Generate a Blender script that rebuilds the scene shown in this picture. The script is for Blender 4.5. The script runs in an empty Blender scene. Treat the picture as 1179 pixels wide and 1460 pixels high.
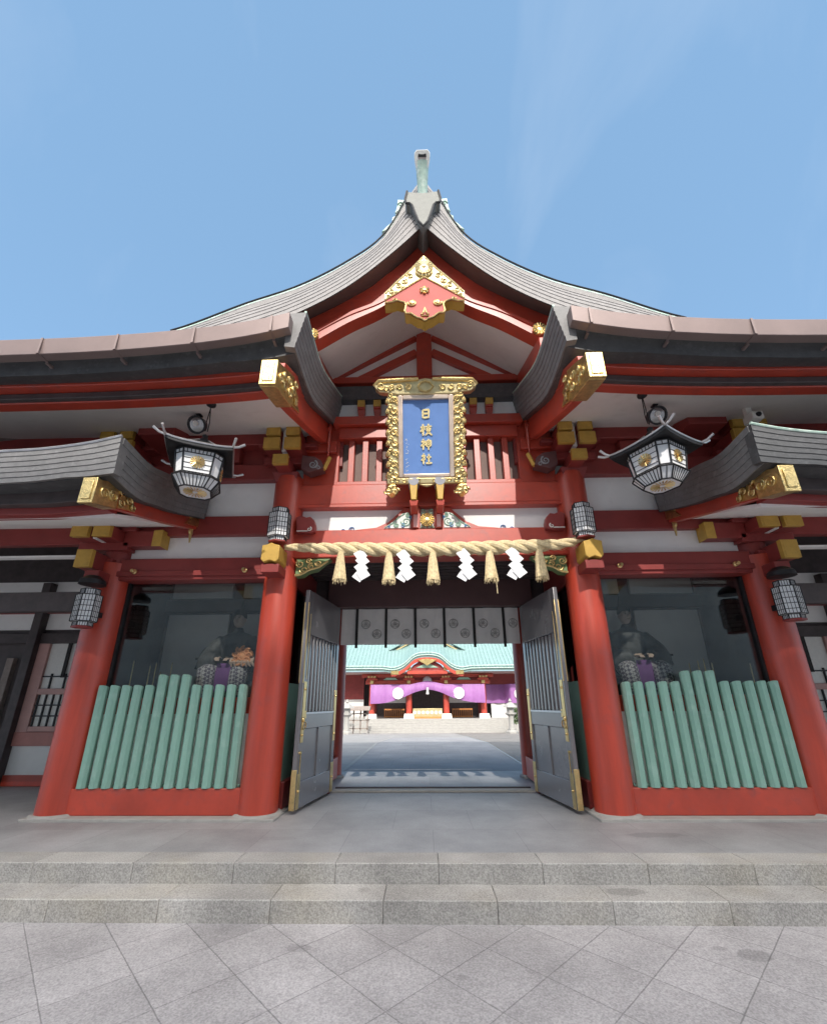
import bpy, bmesh, math, random
import numpy as np
from mathutils import Vector, Matrix
R = math.radians
rnd = random.Random(7)
sc = bpy.context.scene
COL = sc.collection

# ------------------------------------------------------------------ camera
cam = bpy.data.cameras.new('camera')
camo = bpy.data.objects.new('camera', cam); COL.objects.link(camo)
F, PITCH, YAW, ROLL = 605.0, R(19.3767), R(1.2905), R(-0.3494)
cp, sp, cy, sy = math.cos(PITCH), math.sin(PITCH), math.cos(YAW), math.sin(YAW)
fw = Vector((-sy*cp, cy*cp, sp)); ri = Vector((cy, sy, 0)); up = ri.cross(fw)
Rr = math.cos(ROLL)*ri + math.sin(ROLL)*up; Uu = -math.sin(ROLL)*ri + math.cos(ROLL)*up
M = Matrix((Rr, Uu, -fw)).transposed().to_4x4(); M.translation = Vector((-0.1091, -5.8541, 1.2734))
camo.matrix_world = M
cam.sensor_fit = 'VERTICAL'; cam.sensor_height = 36; cam.lens = F/1460*36
cam.shift_y = 60/1460
cam.clip_start = 0.05; cam.clip_end = 2000
sc.camera = camo

# ------------------------------------------------------------------ light
SUN_EL, SUN_AZ = R(39.5), R(180-3.4)
w = bpy.data.worlds.new("World"); sc.world = w; w.use_nodes = True
nt = w.node_tree; nt.nodes.clear()
out = nt.nodes.new('ShaderNodeOutputWorld'); bg = nt.nodes.new('ShaderNodeBackground')
sky = nt.nodes.new('ShaderNodeTexSky'); sky.sky_type = 'NISHITA'; sky.sun_disc = False
sky.sun_elevation = SUN_EL; sky.sun_rotation = SUN_AZ
sky.air_density = 1.0; sky.dust_density = 0.6; sky.ozone_density = 1.6
tc = nt.nodes.new('ShaderNodeTexCoord'); mp = nt.nodes.new('ShaderNodeMapping'); L = nt.links
sd = Vector((math.sin(SUN_AZ)*math.cos(SUN_EL), math.cos(SUN_AZ)*math.cos(SUN_EL), math.sin(SUN_EL)))
mp.inputs['Location'].default_value = (0.42, 0, 0); mp.inputs['Scale'].default_value = (2.2, 1.0, 0.7); mp.inputs['Rotation'].default_value = (0.2, 0.35, 0.1)
nz = nt.nodes.new('ShaderNodeTexNoise'); nz.inputs['Scale'].default_value = 1.7
nz.inputs['Detail'].default_value = 7; nz.inputs['Roughness'].default_value = 0.55; nz.inputs['Distortion'].default_value = 0.5
rp = nt.nodes.new('ShaderNodeValToRGB'); rp.color_ramp.elements[0].position = 0.53; rp.color_ramp.elements[1].position = 0.9
rp.color_ramp.elements[0].color = (0, 0, 0, 1); rp.color_ramp.elements[1].color = (.27, .27, .27, 1)
mx = nt.nodes.new('ShaderNodeMixRGB'); mx.inputs[2].default_value = (3.6, 4.1, 4.8, 1)          # thin cirrus
veil = nt.nodes.new('ShaderNodeMixRGB'); veil.inputs[0].default_value = 0.55; veil.inputs[2].default_value = (1.70, 3.08, 4.75, 1)
# white glow added to the sun-side sky, out of frame, to fill the shade
dt = nt.nodes.new('ShaderNodeVectorMath'); dt.operation = 'DOT_PRODUCT'; dt.inputs[1].default_value = sd
mr_ = nt.nodes.new('ShaderNodeMapRange'); mr_.interpolation_type = 'SMOOTHSTEP'; mr_.inputs['From Min'].default_value = .42; mr_.inputs['From Max'].default_value = .93
sky_fill = nt.nodes.new('ShaderNodeMixRGB'); sky_fill.inputs[2].default_value = (22.0, 21.0, 20.0, 1)
bg.inputs[1].default_value = 0.15
L.new(tc.outputs['Generated'], mp.inputs['Vector']); L.new(mp.outputs[0], nz.inputs['Vector'])
L.new(nz.outputs['Fac'], rp.inputs[0]); L.new(rp.outputs[0], mx.inputs[0])
L.new(tc.outputs['Generated'], dt.inputs[0]); L.new(dt.outputs['Value'], mr_.inputs[0]); L.new(mr_.outputs[0], sky_fill.inputs[0])
L.new(sky.outputs[0], veil.inputs[1]); L.new(veil.outputs[0], mx.inputs[1]); L.new(mx.outputs[0], sky_fill.inputs[1]); L.new(sky_fill.outputs[0], bg.inputs[0]); L.new(bg.outputs[0], out.inputs[0])
sun = bpy.data.lights.new('sun', 'SUN'); suno = bpy.data.objects.new('sun', sun); COL.objects.link(suno)
sun.energy = 2.6; sun.angle = R(0.53); sun.color = (1, .95, .87)
suno.rotation_euler = sd.to_track_quat('Z', 'Y').to_euler(); suno.location = sd*60
vs = sc.view_settings; vs.view_transform = 'Standard'; vs.look = 'None'; vs.gamma = 1; vs.exposure = 0.5
sc.cycles.max_bounces = 8; sc.cycles.diffuse_bounces = 5; sc.cycles.transparent_max_bounces = 12

# ------------------------------------------------------------------ materials
def mat(name, col, rough=.5, metal=0., var=.12, scale=4., bump=.0, bscale=60., spec=.5, spots=None, coat=0., grain=None):
    m = bpy.data.materials.new(name); m.use_nodes = True; n = m.node_tree; p = n.nodes['Principled BSDF']
    p.inputs['Roughness'].default_value = rough; p.inputs['Metallic'].default_value = metal
    p.inputs['Specular IOR Level'].default_value = spec
    if coat: p.inputs['Coat Weight'].default_value = coat; p.inputs['Coat Roughness'].default_value = .42 if col[0] > .3 else .25
    t = n.nodes.new('ShaderNodeTexCoord')
    a = n.nodes.new('ShaderNodeTexNoise'); a.inputs['Scale'].default_value = scale; a.inputs['Detail'].default_value = 6
    a.inputs['Roughness'].default_value = .65
    gm = n.nodes.new('ShaderNodeMapping'); gm.inputs['Scale'].default_value = grain or (1, 1, 1); n.links.new(t.outputs['Object'], gm.inputs['Vector'])
    n.links.new(gm.outputs[0], a.inputs['Vector'])
    r = n.nodes.new('ShaderNodeValToRGB')
    r.color_ramp.elements[0].position = .3; r.color_ramp.elements[1].position = .72
    r.color_ramp.elements[0].color = [c*(1-var) for c in col]+[1]; r.color_ramp.elements[1].color = [min(1, c*(1+var)) for c in col]+[1]
    n.links.new(a.outputs['Fac'], r.inputs[0]); last = r.outputs[0]
    if spots:
        scol, ssc, lo, hi = spots
        b = n.nodes.new('ShaderNodeTexNoise'); b.inputs['Scale'].default_value = ssc; b.inputs['Detail'].default_value = 3
        n.links.new(t.outputs['Object'], b.inputs['Vector'])
        r2 = n.nodes.new('ShaderNodeValToRGB'); r2.color_ramp.elements[0].position = lo; r2.color_ramp.elements[1].position = hi
        mm = n.nodes.new('ShaderNodeMixRGB'); mm.inputs[2].default_value = list(scol)+[1]
        n.links.new(b.outputs['Fac'], r2.inputs[0]); n.links.new(r2.outputs[0], mm.inputs[0]); n.links.new(last, mm.inputs[1]); last = mm.outputs[0]
    n.links.new(last, p.inputs['Base Color'])
    rr = n.nodes.new('ShaderNodeMapRange'); rr.inputs['To Min'].default_value = max(.02, rough-.08); rr.inputs['To Max'].default_value = min(1, rough+.1)
    n.links.new(a.outputs['Fac'], rr.inputs['Value']); n.links.new(rr.outputs[0], p.inputs['Roughness'])
    if bump:
        c = n.nodes.new('ShaderNodeTexNoise'); c.inputs['Scale'].default_value = bscale; c.inputs['Detail'].default_value = 4
        n.links.new(gm.outputs[0], c.inputs['Vector'])
        bp = n.nodes.new('ShaderNodeBump'); bp.inputs['Strength'].default_value = bump; bp.inputs['Distance'].default_value = .01
        n.links.new(c.outputs['Fac'], bp.inputs['Height']); n.links.new(bp.outputs[0], p.inputs['Normal'])
    return m

red = mat('vermilion_paint', (.45, .046, .021), .42, var=.20, scale=2.2, bump=.12, bscale=25, spots=((.36, .05, .035), 9, .56, .75), coat=.8)
redp = mat('pillar_vermilion', (.45, .046, .021), .42, var=.22, scale=7, bump=.16, bscale=60, spots=((.36, .05, .035), 5, .56, .78), coat=.6, grain=(1, 1, .10))
redd = mat('dark_red_paint', (.26, .04, .036), .42, var=.16, scale=3, bump=.12, bscale=25)
white = mat('white_plaster', (.86, .85, .83), .85, var=.04, scale=2.2, bump=.1, bscale=40, spots=((.79, .775, .75), 5, .58, .8), spec=.2)
gold = mat('gilded_metal', (.74, .56, .25), .32, 1., var=.25, scale=18, bump=.55, bscale=70)
goldp = mat('pale_gilding', (.70, .58, .32), .38, .75, var=.15, scale=14, bump=.3, bscale=90)
ochre = mat('ochre_paint', (.54, .33, .065), .45, var=.14, scale=8, bump=.08)
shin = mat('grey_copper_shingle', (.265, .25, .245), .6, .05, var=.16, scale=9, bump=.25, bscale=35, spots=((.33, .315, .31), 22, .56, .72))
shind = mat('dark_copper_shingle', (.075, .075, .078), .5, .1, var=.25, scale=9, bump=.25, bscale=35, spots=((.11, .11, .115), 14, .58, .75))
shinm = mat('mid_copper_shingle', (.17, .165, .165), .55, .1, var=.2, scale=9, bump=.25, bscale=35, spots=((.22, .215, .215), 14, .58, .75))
verdi = mat('verdigris_copper', (.42, .56, .49), .6, .1, var=.25, scale=9, bump=.2, bscale=40, spots=((.62, .70, .64), 14, .5, .7))
gutm = mat('brown_copper_gutter', (.235, .175, .165), .45, .3, var=.12, scale=2, bump=.05)
green = mat('green_paint', (.235, .415, .345), .55, var=.12, scale=5, bump=.12, bscale=60, spots=((.29, .46, .395), 7, .55, .75), grain=(1, 1, .08))
lacq = mat('grey_lacquer', (.16, .155, .165), .24, var=.07, scale=2, bump=.02, bscale=9, coat=.9)
darkw = mat('dark_wood', (.072, .056, .056), .55, var=.3, scale=6, bump=.1)
straw = mat('rice_straw', (.70, .57, .34), .75, var=.28, scale=30, bump=.6, bscale=160)
paper = mat('white_paper', (.79, .79, .80), .7, var=.03, scale=5)
brass = mat('brass_fitting', (.78, .58, .27), .3, 1., var=.15, scale=20, bump=.15)
iron = mat('black_iron', (.035, .035, .038), .45, .5, var=.2, scale=10)
silver = mat('dull_silver', (.62, .62, .64), .35, .9, var=.1, scale=10)
blue = mat('blue_lacquer', (.13, .25, .56), .40, var=.06, scale=6)
cloth = mat('grey_cotton', (.74, .72, .69), .85, var=.06, scale=6, bump=.15, bscale=300)
black = mat('black_cloth', (.03, .028, .027), .8, var=.2)
ink = mat('grey_ink', (.20, .195, .18), .8, var=.05)
purple = mat('purple_silk', (.34, .14, .38), .55, var=.1, scale=3, bump=.1, bscale=80)
purpd = mat('deep_purple_silk', (.20, .07, .27), .6, var=.1)
teal = mat('verdigris_roof', (.205, .32, .312), .6, var=.12, scale=5, bump=.2, bscale=30)
wood = mat('weathered_wood', (.26, .215, .19), .7, var=.25, scale=8, bump=.2)
orange = mat('orange_wood', (.60, .24, .07), .5, var=.15, scale=6)
stone = mat('pale_stone', (.36, .35, .33), .8, var=.12, scale=6, bump=.3, bscale=50)
skin_m = mat('painted_face', (.68, .52, .43), .55, var=.08)
robe = mat('black_robe', (.085, .09, .095), .6, var=.3, scale=20)
robe2 = mat('orange_robe', (.85, .36, .17), .6, var=.3, scale=20)  # colour raised in place of sunlight on the left statue's sleeve
leaf = mat('clipped_leaves', (.07, .11, .04), .6, var=.4, scale=12)
conc = mat('pale_office_tiles', (.72, .63, .53), .6, var=.1, scale=.3)
wglass = mat('office_glass', (.64, .56, .48), .6, var=.2, scale=.3)
bluep = mat('blue_paint', (.12, .26, .48), .5, var=.2, scale=20)
greenp = mat('pale_green_paint', (.30, .46, .36), .5, var=.2, scale=20)
whitep = mat('white_paint', (.78, .77, .73), .5, var=.06, scale=20)

def checker():
    m = mat('lattice_silk', (.5, .48, .5), .6); n = m.node_tree; p = n.nodes['Principled BSDF']
    t = n.nodes.new('ShaderNodeTexCoord'); mpn = n.nodes.new('ShaderNodeMapping'); mpn.inputs['Rotation'].default_value = (.5, .78, .6)
    c = n.nodes.new('ShaderNodeTexChecker'); c.inputs['Scale'].default_value = 26; c.inputs['Color1'].default_value = (.62, .60, .60, 1); c.inputs['Color2'].default_value = (.16, .14, .2, 1)
    n.links.new(t.outputs['Object'], mpn.inputs[0]); n.links.new(mpn.outputs[0], c.inputs[0]); n.links.new(c.outputs[0], p.inputs['Base Color'])
    return m
check = checker()

def glassmat():
    m = bpy.data.materials.new('window_glass'); m.use_nodes = True; n = m.node_tree; n.nodes.clear()
    o = n.nodes.new('ShaderNodeOutputMaterial'); mixs = n.nodes.new('ShaderNodeMixShader'); f = n.nodes.new('ShaderNodeFresnel'); f.inputs[0].default_value = 1.52
    tr = n.nodes.new('ShaderNodeBsdfTransparent'); tr.inputs[0].default_value = (.86, .87, .86, 1)
    g = n.nodes.new('ShaderNodeBsdfGlossy'); g.inputs['Roughness'].default_value = .01
    ad = n.nodes.new('ShaderNodeMath'); ad.operation = 'MULTIPLY_ADD'; ad.inputs[1].default_value = 1.0; ad.inputs[2].default_value = .02
    n.links.new(f.outputs[0], ad.inputs[0]); n.links.new(ad.outputs[0], mixs.inputs[0]); n.links.new(tr.outputs[0], mixs.inputs[1]); n.links.new(g.outputs[0], mixs.inputs[2])
    n.links.new(mixs.outputs[0], o.inputs[0]); return m
glass = glassmat()

def granite(name, col, joint=None, rot=0., org=(0, 0, 0), size=(.9, .9), offset=.5, mortar=.005, jcol=.55, rough=.8, speck=.5, tilevar=.1, bump=.5, stain=.18, tint=None, marks=(), island=0.):
    m = bpy.data.materials.new(name); m.use_nodes = True; n = m.node_tree; p = n.nodes['Principled BSDF']; lk = n.links.new
    t = n.nodes.new('ShaderNodeTexCoord')
    a = n.nodes.new('ShaderNodeTexNoise'); a.inputs['Scale'].default_value = 1.3; a.inputs['Detail'].default_value = 8; a.inputs['Roughness'].default_value = .62
    lk(t.outputs['Object'], a.inputs['Vector'])
    b = n.nodes.new('ShaderNodeTexNoise'); b.inputs['Scale'].default_value = 85; b.inputs['Detail'].default_value = 3; lk(t.outputs['Object'], b.inputs['Vector'])
    r1 = n.nodes.new('ShaderNodeMapRange'); r1.inputs['From Min'].default_value = .3; r1.inputs['From Max'].default_value = .7; r1.inputs['To Min'].default_value = 1-stain; r1.inputs['To Max'].default_value = 1+stain*.7
    lk(a.outputs['Fac'], r1.inputs[0])
    r2 = n.nodes.new('ShaderNodeMapRange'); r2.inputs['From Min'].default_value = .3; r2.inputs['From Max'].default_value = .7; r2.inputs['To Min'].default_value = 1-speck; r2.inputs['To Max'].default_value = 1+speck*.6
    lk(b.outputs['Fac'], r2.inputs[0])
    mu = n.nodes.new('ShaderNodeMath'); mu.operation = 'MULTIPLY'; lk(r1.outputs[0], mu.inputs[0]); lk(r2.outputs[0], mu.inputs[1]); fac = mu.outputs[0]
    height = b.outputs['Fac']
    if joint:
        sb = n.nodes.new('ShaderNodeVectorMath'); sb.operation = 'SUBTRACT'; sb.inputs[1].default_value = org; lk(t.outputs['Object'], sb.inputs[0])
        mpn = n.nodes.new('ShaderNodeMapping'); mpn.inputs['Rotation'].default_value = (0, 0, rot); lk(sb.outputs[0], mpn.inputs[0])
        # waver the joints a little
        wv = n.nodes.new('ShaderNodeTexNoise'); wv.inputs['Scale'].default_value = 7; lk(t.outputs['Object'], wv.inputs['Vector'])
        av = n.nodes.new('ShaderNodeVectorMath'); av.operation = 'MULTIPLY_ADD'; av.inputs[1].default_value = (.008, .008, 0); lk(wv.outputs['Color'], av.inputs[0]); lk(mpn.outputs[0], av.inputs[2])
        br = n.nodes.new('ShaderNodeTexBrick'); br.offset = offset; br.inputs['Scale'].default_value = 1; br.inputs['Mortar Size'].default_value = mortar; br.inputs['Mortar Smooth'].default_value = .3
        br.inputs['Brick Width'].default_value = size[0]; br.inputs['Row Height'].default_value = size[1]
        br.inputs['Color1'].default_value = (1-tilevar,)*3+(1,); br.inputs['Color2'].default_value = (1+tilevar,)*3+(1,); br.inputs['Mortar'].default_value = (jcol,)*3+(1,)
        lk(av.outputs[0], br.inputs['Vector'])
        m2 = n.nodes.new('ShaderNodeMath'); m2.operation = 'MULTIPLY'; lk(fac, m2.inputs[0]); lk(br.outputs['Color'], m2.inputs[1]); fac = m2.outputs[0]
        h = n.nodes.new('ShaderNodeMath'); h.operation = 'MULTIPLY_ADD'; h.inputs[1].default_value = -1.5; lk(br.outputs['Fac'], h.inputs[0]); lk(height, h.inputs[2]); height = h.outputs[0]
    cm = n.nodes.new('ShaderNodeVectorMath'); cm.operation = 'SCALE'; cm.inputs[0].default_value = col; lk(fac, cm.inputs['Scale'])
    last = cm.outputs[0]
    if tint:
        tn = n.nodes.new('ShaderNodeTexNoise'); tn.inputs['Scale'].default_value = 1.1; tn.inputs['Detail'].default_value = 5; lk(t.outputs['Object'], tn.inputs['Vector'])
        rr = n.nodes.new('ShaderNodeValToRGB'); rr.color_ramp.elements[0].position = .5; rr.color_ramp.elements[1].position = .68; lk(tn.outputs['Fac'], rr.inputs[0])
        mm = n.nodes.new('ShaderNodeMixRGB'); mm.blend_type = 'MULTIPLY'; mm.inputs[2].default_value = list(tint)+[1]; lk(rr.outputs[0], mm.inputs[0]); lk(last, mm.inputs[1]); last = mm.outputs[0]
    if island:
        ge = n.nodes.new('ShaderNodeNewGeometry'); ri_ = n.nodes.new('ShaderNodeMapRange'); ri_.inputs['To Min'].default_value = 1-island; ri_.inputs['To Max'].default_value = 1+island*.6
        lk(ge.outputs['Random Per Island'], ri_.inputs[0]); q = n.nodes.new('ShaderNodeVectorMath'); q.operation = 'SCALE'; lk(last, q.inputs[0]); lk(ri_.outputs[0], q.inputs['Scale']); last = q.outputs[0]
    for mx_, my_, rx_, ry_, k_ in marks:                 # old water stains with a shape of their own
        sn = n.nodes.new('ShaderNodeTexNoise'); sn.inputs['Scale'].default_value = 9; sn.inputs['Detail'].default_value = 5; lk(t.outputs['Object'], sn.inputs['Vector'])
        s1 = n.nodes.new('ShaderNodeVectorMath'); s1.operation = 'SUBTRACT'; s1.inputs[1].default_value = (mx_, my_, 0); lk(t.outputs['Object'], s1.inputs[0])
        s2 = n.nodes.new('ShaderNodeVectorMath'); s2.operation = 'MULTIPLY'; s2.inputs[1].default_value = (1/rx_, 1/ry_, 0); lk(s1.outputs[0], s2.inputs[0])
        s3 = n.nodes.new('ShaderNodeVectorMath'); s3.operation = 'LENGTH'; lk(s2.outputs[0], s3.inputs[0])
        s4 = n.nodes.new('ShaderNodeMath'); s4.operation = 'MULTIPLY_ADD'; s4.inputs[1].default_value = 1.1; lk(sn.outputs['Fac'], s4.inputs[0]); lk(s3.outputs['Value'], s4.inputs[2])
        s5 = n.nodes.new('ShaderNodeMapRange'); s5.inputs['From Min'].default_value = 1.45; s5.inputs['From Max'].default_value = 1.65; s5.inputs['To Min'].default_value = k_; s5.inputs['To Max'].default_value = 1; lk(s4.outputs[0], s5.inputs[0])
        q = n.nodes.new('ShaderNodeVectorMath'); q.operation = 'SCALE'; lk(last, q.inputs[0]); lk(s5.outputs[0], q.inputs['Scale']); last = q.outputs[0]
    lk(last, p.inputs['Base Color']); p.inputs['Roughness'].default_value = rough
    bp = n.nodes.new('ShaderNodeBump'); bp.inputs['Strength'].default_value = bump; bp.inputs['Distance'].default_value = .006
    lk(height, bp.inputs['Height']); lk(bp.outputs[0], p.inputs['Normal'])
    return m
pave = granite('diagonal_granite', (.375, .36, .365), True, R(45), (-.02, -2.553, 0), (.45, .45), 0., .004, .64, speck=.30, tilevar=.07, bump=.6, stain=.26, marks=((2.02, -2.30, .11, .07, .74), (1.86, -2.22, .05, .03, .8), (.09, -2.56, .05, .03, .85), (-1.0, -2.24, .09, .05, .8)))
gran = granite('step_granite', (.41, .395, .375), speck=.35, stain=.26, tint=(.96, .93, .85), island=.10, marks=((1.46, -1.74, .16, .07, .74), (-.62, -1.72, .05, .05, .85)))
floorm = granite('platform_slabs', (.32, .318, .325), True, 0, (-.47, -1.45, 0), (.87, .87), .5, .0035, .7, rough=.55, speck=.12, tilevar=.06, bump=.15, stain=.24, marks=((2.2, -.78, .30, .09, .8), (-1.6, -.9, .2, .06, .9)))
courtm = granite('court_slabs', (.31, .30, .29), True, 0, (0, 3, 0), (1.2, .8), .5, .006, .85, speck=.15, tilevar=.04, bump=.2)
pathm = granite('path_slabs', (.31, .305, .31), True, 0, (-.85, 3, 0), (.85, 1.2), .5, .006, .82, speck=.12, tilevar=.05, bump=.15)
gravel = granite('gravel', (.27, .25, .23), speck=.8, bump=1.0, stain=.2)

# ------------------------------------------------------------------ mesh helpers
OFF = {}
SET = [0.]        # how far the gable front is set back from where its curves were measured
def setback(v, d):
    k = max(0., min(1., (-.2-v[1])/.8))*d; q = 1+k*.2345
    return ((v[0])*q, v[1]+k, 1.273+(v[2]-1.273)*q)
def herm(pts, n=40):
    xs = [p[0] for p in pts]; zs = [p[1] for p in pts]; N = len(xs)
    m = []
    for i in range(N):
        if i == 0: m.append((zs[1]-zs[0])/(xs[1]-xs[0]))
        elif i == N-1: m.append((zs[-1]-zs[-2])/(xs[-1]-xs[-2]))
        else: m.append(((zs[i+1]-zs[i])/(xs[i+1]-xs[i])+(zs[i]-zs[i-1])/(xs[i]-xs[i-1]))/2)
    def f(x):
        if x <= xs[0]: return zs[0]+m[0]*(x-xs[0])
        if x >= xs[-1]: return zs[-1]+m[-1]*(x-xs[-1])
        for i in range(N-1):
            if x <= xs[i+1]:
                h = xs[i+1]-xs[i]; t = (x-xs[i])/h
                return (2*t**3-3*t*t+1)*zs[i]+(t**3-2*t*t+t)*h*m[i]+(-2*t**3+3*t*t)*zs[i+1]+(t**3-t*t)*h*m[i+1]
    return f
def lin(a, b, n): return [a+(b-a)*i/(n-1) for i in range(n)]

class MB:
    def __init__(s): s.v = []; s.f = []; s.c = []
    def add(s, vs, fs):
        o = len(s.v); s.c.append((o, len(s.f))); s.v += [tuple(v) for v in vs]; s.f += [tuple(i+o for i in f) for f in fs]; return s
    def box(s, x0, x1, y0, y1, z0, z1):
        return s.add([(x0, y0, z0), (x1, y0, z0), (x1, y1, z0), (x0, y1, z0), (x0, y0, z1), (x1, y0, z1), (x1, y1, z1), (x0, y1, z1)],
                     [(0, 3, 2, 1), (4, 5, 6, 7), (0, 1, 5, 4), (1, 2, 6, 5), (2, 3, 7, 6), (3, 0, 4, 7)])
    def frus(s, x0, x1, y0, y1, z0, z1, d):      # box whose top is inset by d
        return s.add([(x0+d, y0+d, z0), (x1-d, y0+d, z0), (x1-d, y1-d, z0), (x0+d, y1-d, z0), (x0, y0, z1), (x1, y0, z1), (x1, y1, z1), (x0, y1, z1)],
                     [(0, 3, 2, 1), (4, 5, 6, 7), (0, 1, 5, 4), (1, 2, 6, 5), (2, 3, 7, 6), (3, 0, 4, 7)])
    def beam(s, p0, p1, w, h, upv=(0, 0, 1)):
        p0, p1 = Vector(p0), Vector(p1); d = (p1-p0).normalized(); u = Vector(upv); sdv = d.cross(u).normalized(); u = sdv.cross(d)
        vs = []
        for p in (p0, p1):
            for a, b in ((-1, -1), (1, -1), (1, 1), (-1, 1)): vs.append(p+sdv*(a*w/2)+u*(b*h/2))
        return s.add(vs, [(0, 1, 2, 3), (7, 6, 5, 4), (0, 4, 5, 1), (1, 5, 6, 2), (2, 6, 7, 3), (3, 7, 4, 0)])
    def poly(s, pts, plane, a, b):
        def P(p, d): return {'xz': (p[0], d, p[1]), 'yz': (d, p[0], p[1]), 'xy': (p[0], p[1], d)}[plane]
        n = len(pts); vs = [P(p, a) for p in pts]+[P(p, b) for p in pts]
        fs = [tuple(range(n)), tuple(range(2*n-1, n-1, -1))]+[(i, i+n, (i+1) % n+n, (i+1) % n) for i in range(n)]
        return s.add(vs, fs)
    def ring(s, rings, cap=True, closed=True):
        n = len(rings[0]); vs = [p for r in rings for p in r]; fs = []
        for k in range(len(rings)-1):
            for i in range(n if closed else n-1):
                j = (i+1) % n; fs.append((k*n+i, k*n+j, (k+1)*n+j, (k+1)*n+i))
        if cap and closed: fs += [tuple(range(n-1, -1, -1)), tuple((len(rings)-1)*n+i for i in range(n))]
        return s.add(vs, fs)
    def tube(s, path, r, n=8, cap=True):
        path = [Vector(p) for p in path]; rs = r if isinstance(r, (list, tuple)) else [r]*len(path)
        rings = []; ref = None
        for i, p in enumerate(path):
            d = (path[min(i+1, len(path)-1)]-path[max(i-1, 0)]).normalized()
            if ref is None: ref = Vector((0, 0, 1)) if abs(d.z) < .9 else Vector((1, 0, 0))
            a = d.cross(ref).normalized(); b = a.cross(d).normalized(); ref = b
            rings.append([p+(a*math.cos(2*math.pi*k/n)+b*math.sin(2*math.pi*k/n))*rs[i] for k in range(n)])
        return s.ring(rings, cap)
    def lathe(s, prof, c=(0, 0, 0), n=24, axis='z', ph=0., cap=True):
        rings = []
        for r, h in prof:
            q = []
            for k in range(n):
                a = 2*math.pi*k/n+ph; x, y = r*math.cos(a), r*math.sin(a)
                q.append((c[0]+x, c[1]+y, c[2]+h) if axis == 'z' else ((c[0]+x, c[1]+h, c[2]+y) if axis == 'y' else (c[0]+h, c[1]+x, c[2]+y)))
            rings.append(q)
        return s.ring(rings, cap)
    def grid(s, rows):
        n = len(rows[0]); vs = [p for r in rows for p in r]
        return s.add(vs, [(k*n+i, k*n+i+1, (k+1)*n+i+1, (k+1)*n+i) for k in range(len(rows)-1) for i in range(n-1)])
    def solid(s, top, bot):
        n = len(top[0]); m = len(top); N = n*m
        vs = [p for r in top for p in r]+[p for r in bot for p in r]; fs = []
        for k in range(m-1):
            for i in range(n-1):
                a = k*n+i; fs.append((a, a+1, a+n+1, a+n)); fs.append((N+a, N+a+n, N+a+n+1, N+a+1))
        bd = [(0, i) for i in range(n)]+[(k, n-1) for k in range(1, m)]+[(m-1, i) for i in range(n-2, -1, -1)]+[(k, 0) for k in range(m-2, 0, -1)]
        for q in range(len(bd)):
            a = bd[q][0]*n+bd[q][1]; c = bd[(q+1) % len(bd)]; b = c[0]*n+c[1]; fs.append((a, N+a, N+b, b))
        return s.add(vs, fs)
    def spiral(s, c, r, turns, t=.02, plane='xz', sgn=1, start=0., n=22, taper=.4, mz=1):
        pts = []; rs = []
        for i in range(n):
            q = i/(n-1); a = start+sgn*q*turns*2*math.pi; rr = r*(1-q*.85)
            x, z = rr*math.cos(a), rr*math.sin(a)*mz
            pts.append((c[0]+x, c[1], c[2]+z) if plane == 'xz' else ((c[0], c[1]+x, c[2]+z) if plane == 'yz' else (c[0]+x, c[1]+z, c[2])))
            rs.append(t*(1-q*(1-taper)))
        return s.tube(pts, rs, 6)
    def build(s, name, m, parent=None, sx=1, cx=0., bevel=0., smooth=35, local=False, recalc=True):
        if SET[0]: s.v = [setback(v, SET[0]) for v in s.v]
        me = bpy.data.meshes.new(name); off = OFF.get(parent.name, Vector((0, 0, 0))) if (parent and not local) else Vector((0, 0, 0))
        me.from_pydata([(v[0]*sx+cx-off.x, v[1]-off.y, v[2]-off.z) for v in s.v], [], s.f)
        bm = bmesh.new(); bm.from_mesh(me)
        if recalc: bmesh.ops.recalc_face_normals(bm, faces=bm.faces)
        bm.to_mesh(me); bm.free()
        me.materials.append(m)
        if smooth: me.polygons.foreach_set('use_smooth', [True]*len(me.polygons)); me.set_sharp_from_angle(angle=R(smooth))
        o = bpy.data.objects.new(name, me); COL.objects.link(o)
        if parent: o.parent = parent; OFF[o.name] = OFF.get(parent.name, Vector((0, 0, 0)))
        if bevel:
            b = o.modifiers.new('bevel', 'BEVEL'); b.width = bevel; b.segments = 2; b.limit_method = 'ANGLE'; b.angle_limit = R(40)
        return o

def each(mb, name, m, parent, n=1, **k):
    """every n shapes of a builder become a part of their own"""
    c = mb.c+[(len(mb.v), len(mb.f))]; last = None
    for i in range(0, len(c)-1, n):
        j = min(i+n, len(c)-1); q = MB(); q.v = mb.v[c[i][0]:c[j][0]]; q.f = [tuple(a-c[i][0] for a in f) for f in mb.f[c[i][1]:c[j][1]]]
        last = q.build(name, m, parent, **k)
    return last
def tag(o, label=None, cat=None, group=None, kind=None):
    for k, v in (('label', label), ('category', cat), ('group', group), ('kind', kind)):
        if v: o[k] = v
    return o
def thing(name, label, cat, loc=(0, 0, 0), rot=(0, 0, 0), group=None):
    o = bpy.data.objects.new(name, None); COL.objects.link(o); o.location = loc; o.rotation_euler = rot; o.empty_display_size = .2
    OFF[o.name] = Vector(loc); return tag(o, label, cat, group)
def copy_tree(o, parent=None):
    c = o.copy(); COL.objects.link(c); c.parent = parent
    for ch in list(o.children): copy_tree(ch, c)
    return c
def bx(name, m, parent, x0, x1, y0, y1, z0, z1, sx=1, bevel=.008, cx=0.):
    return MB().box(x0, x1, y0, y1, z0, z1).build(name, m, parent, sx, cx, bevel)

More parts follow.
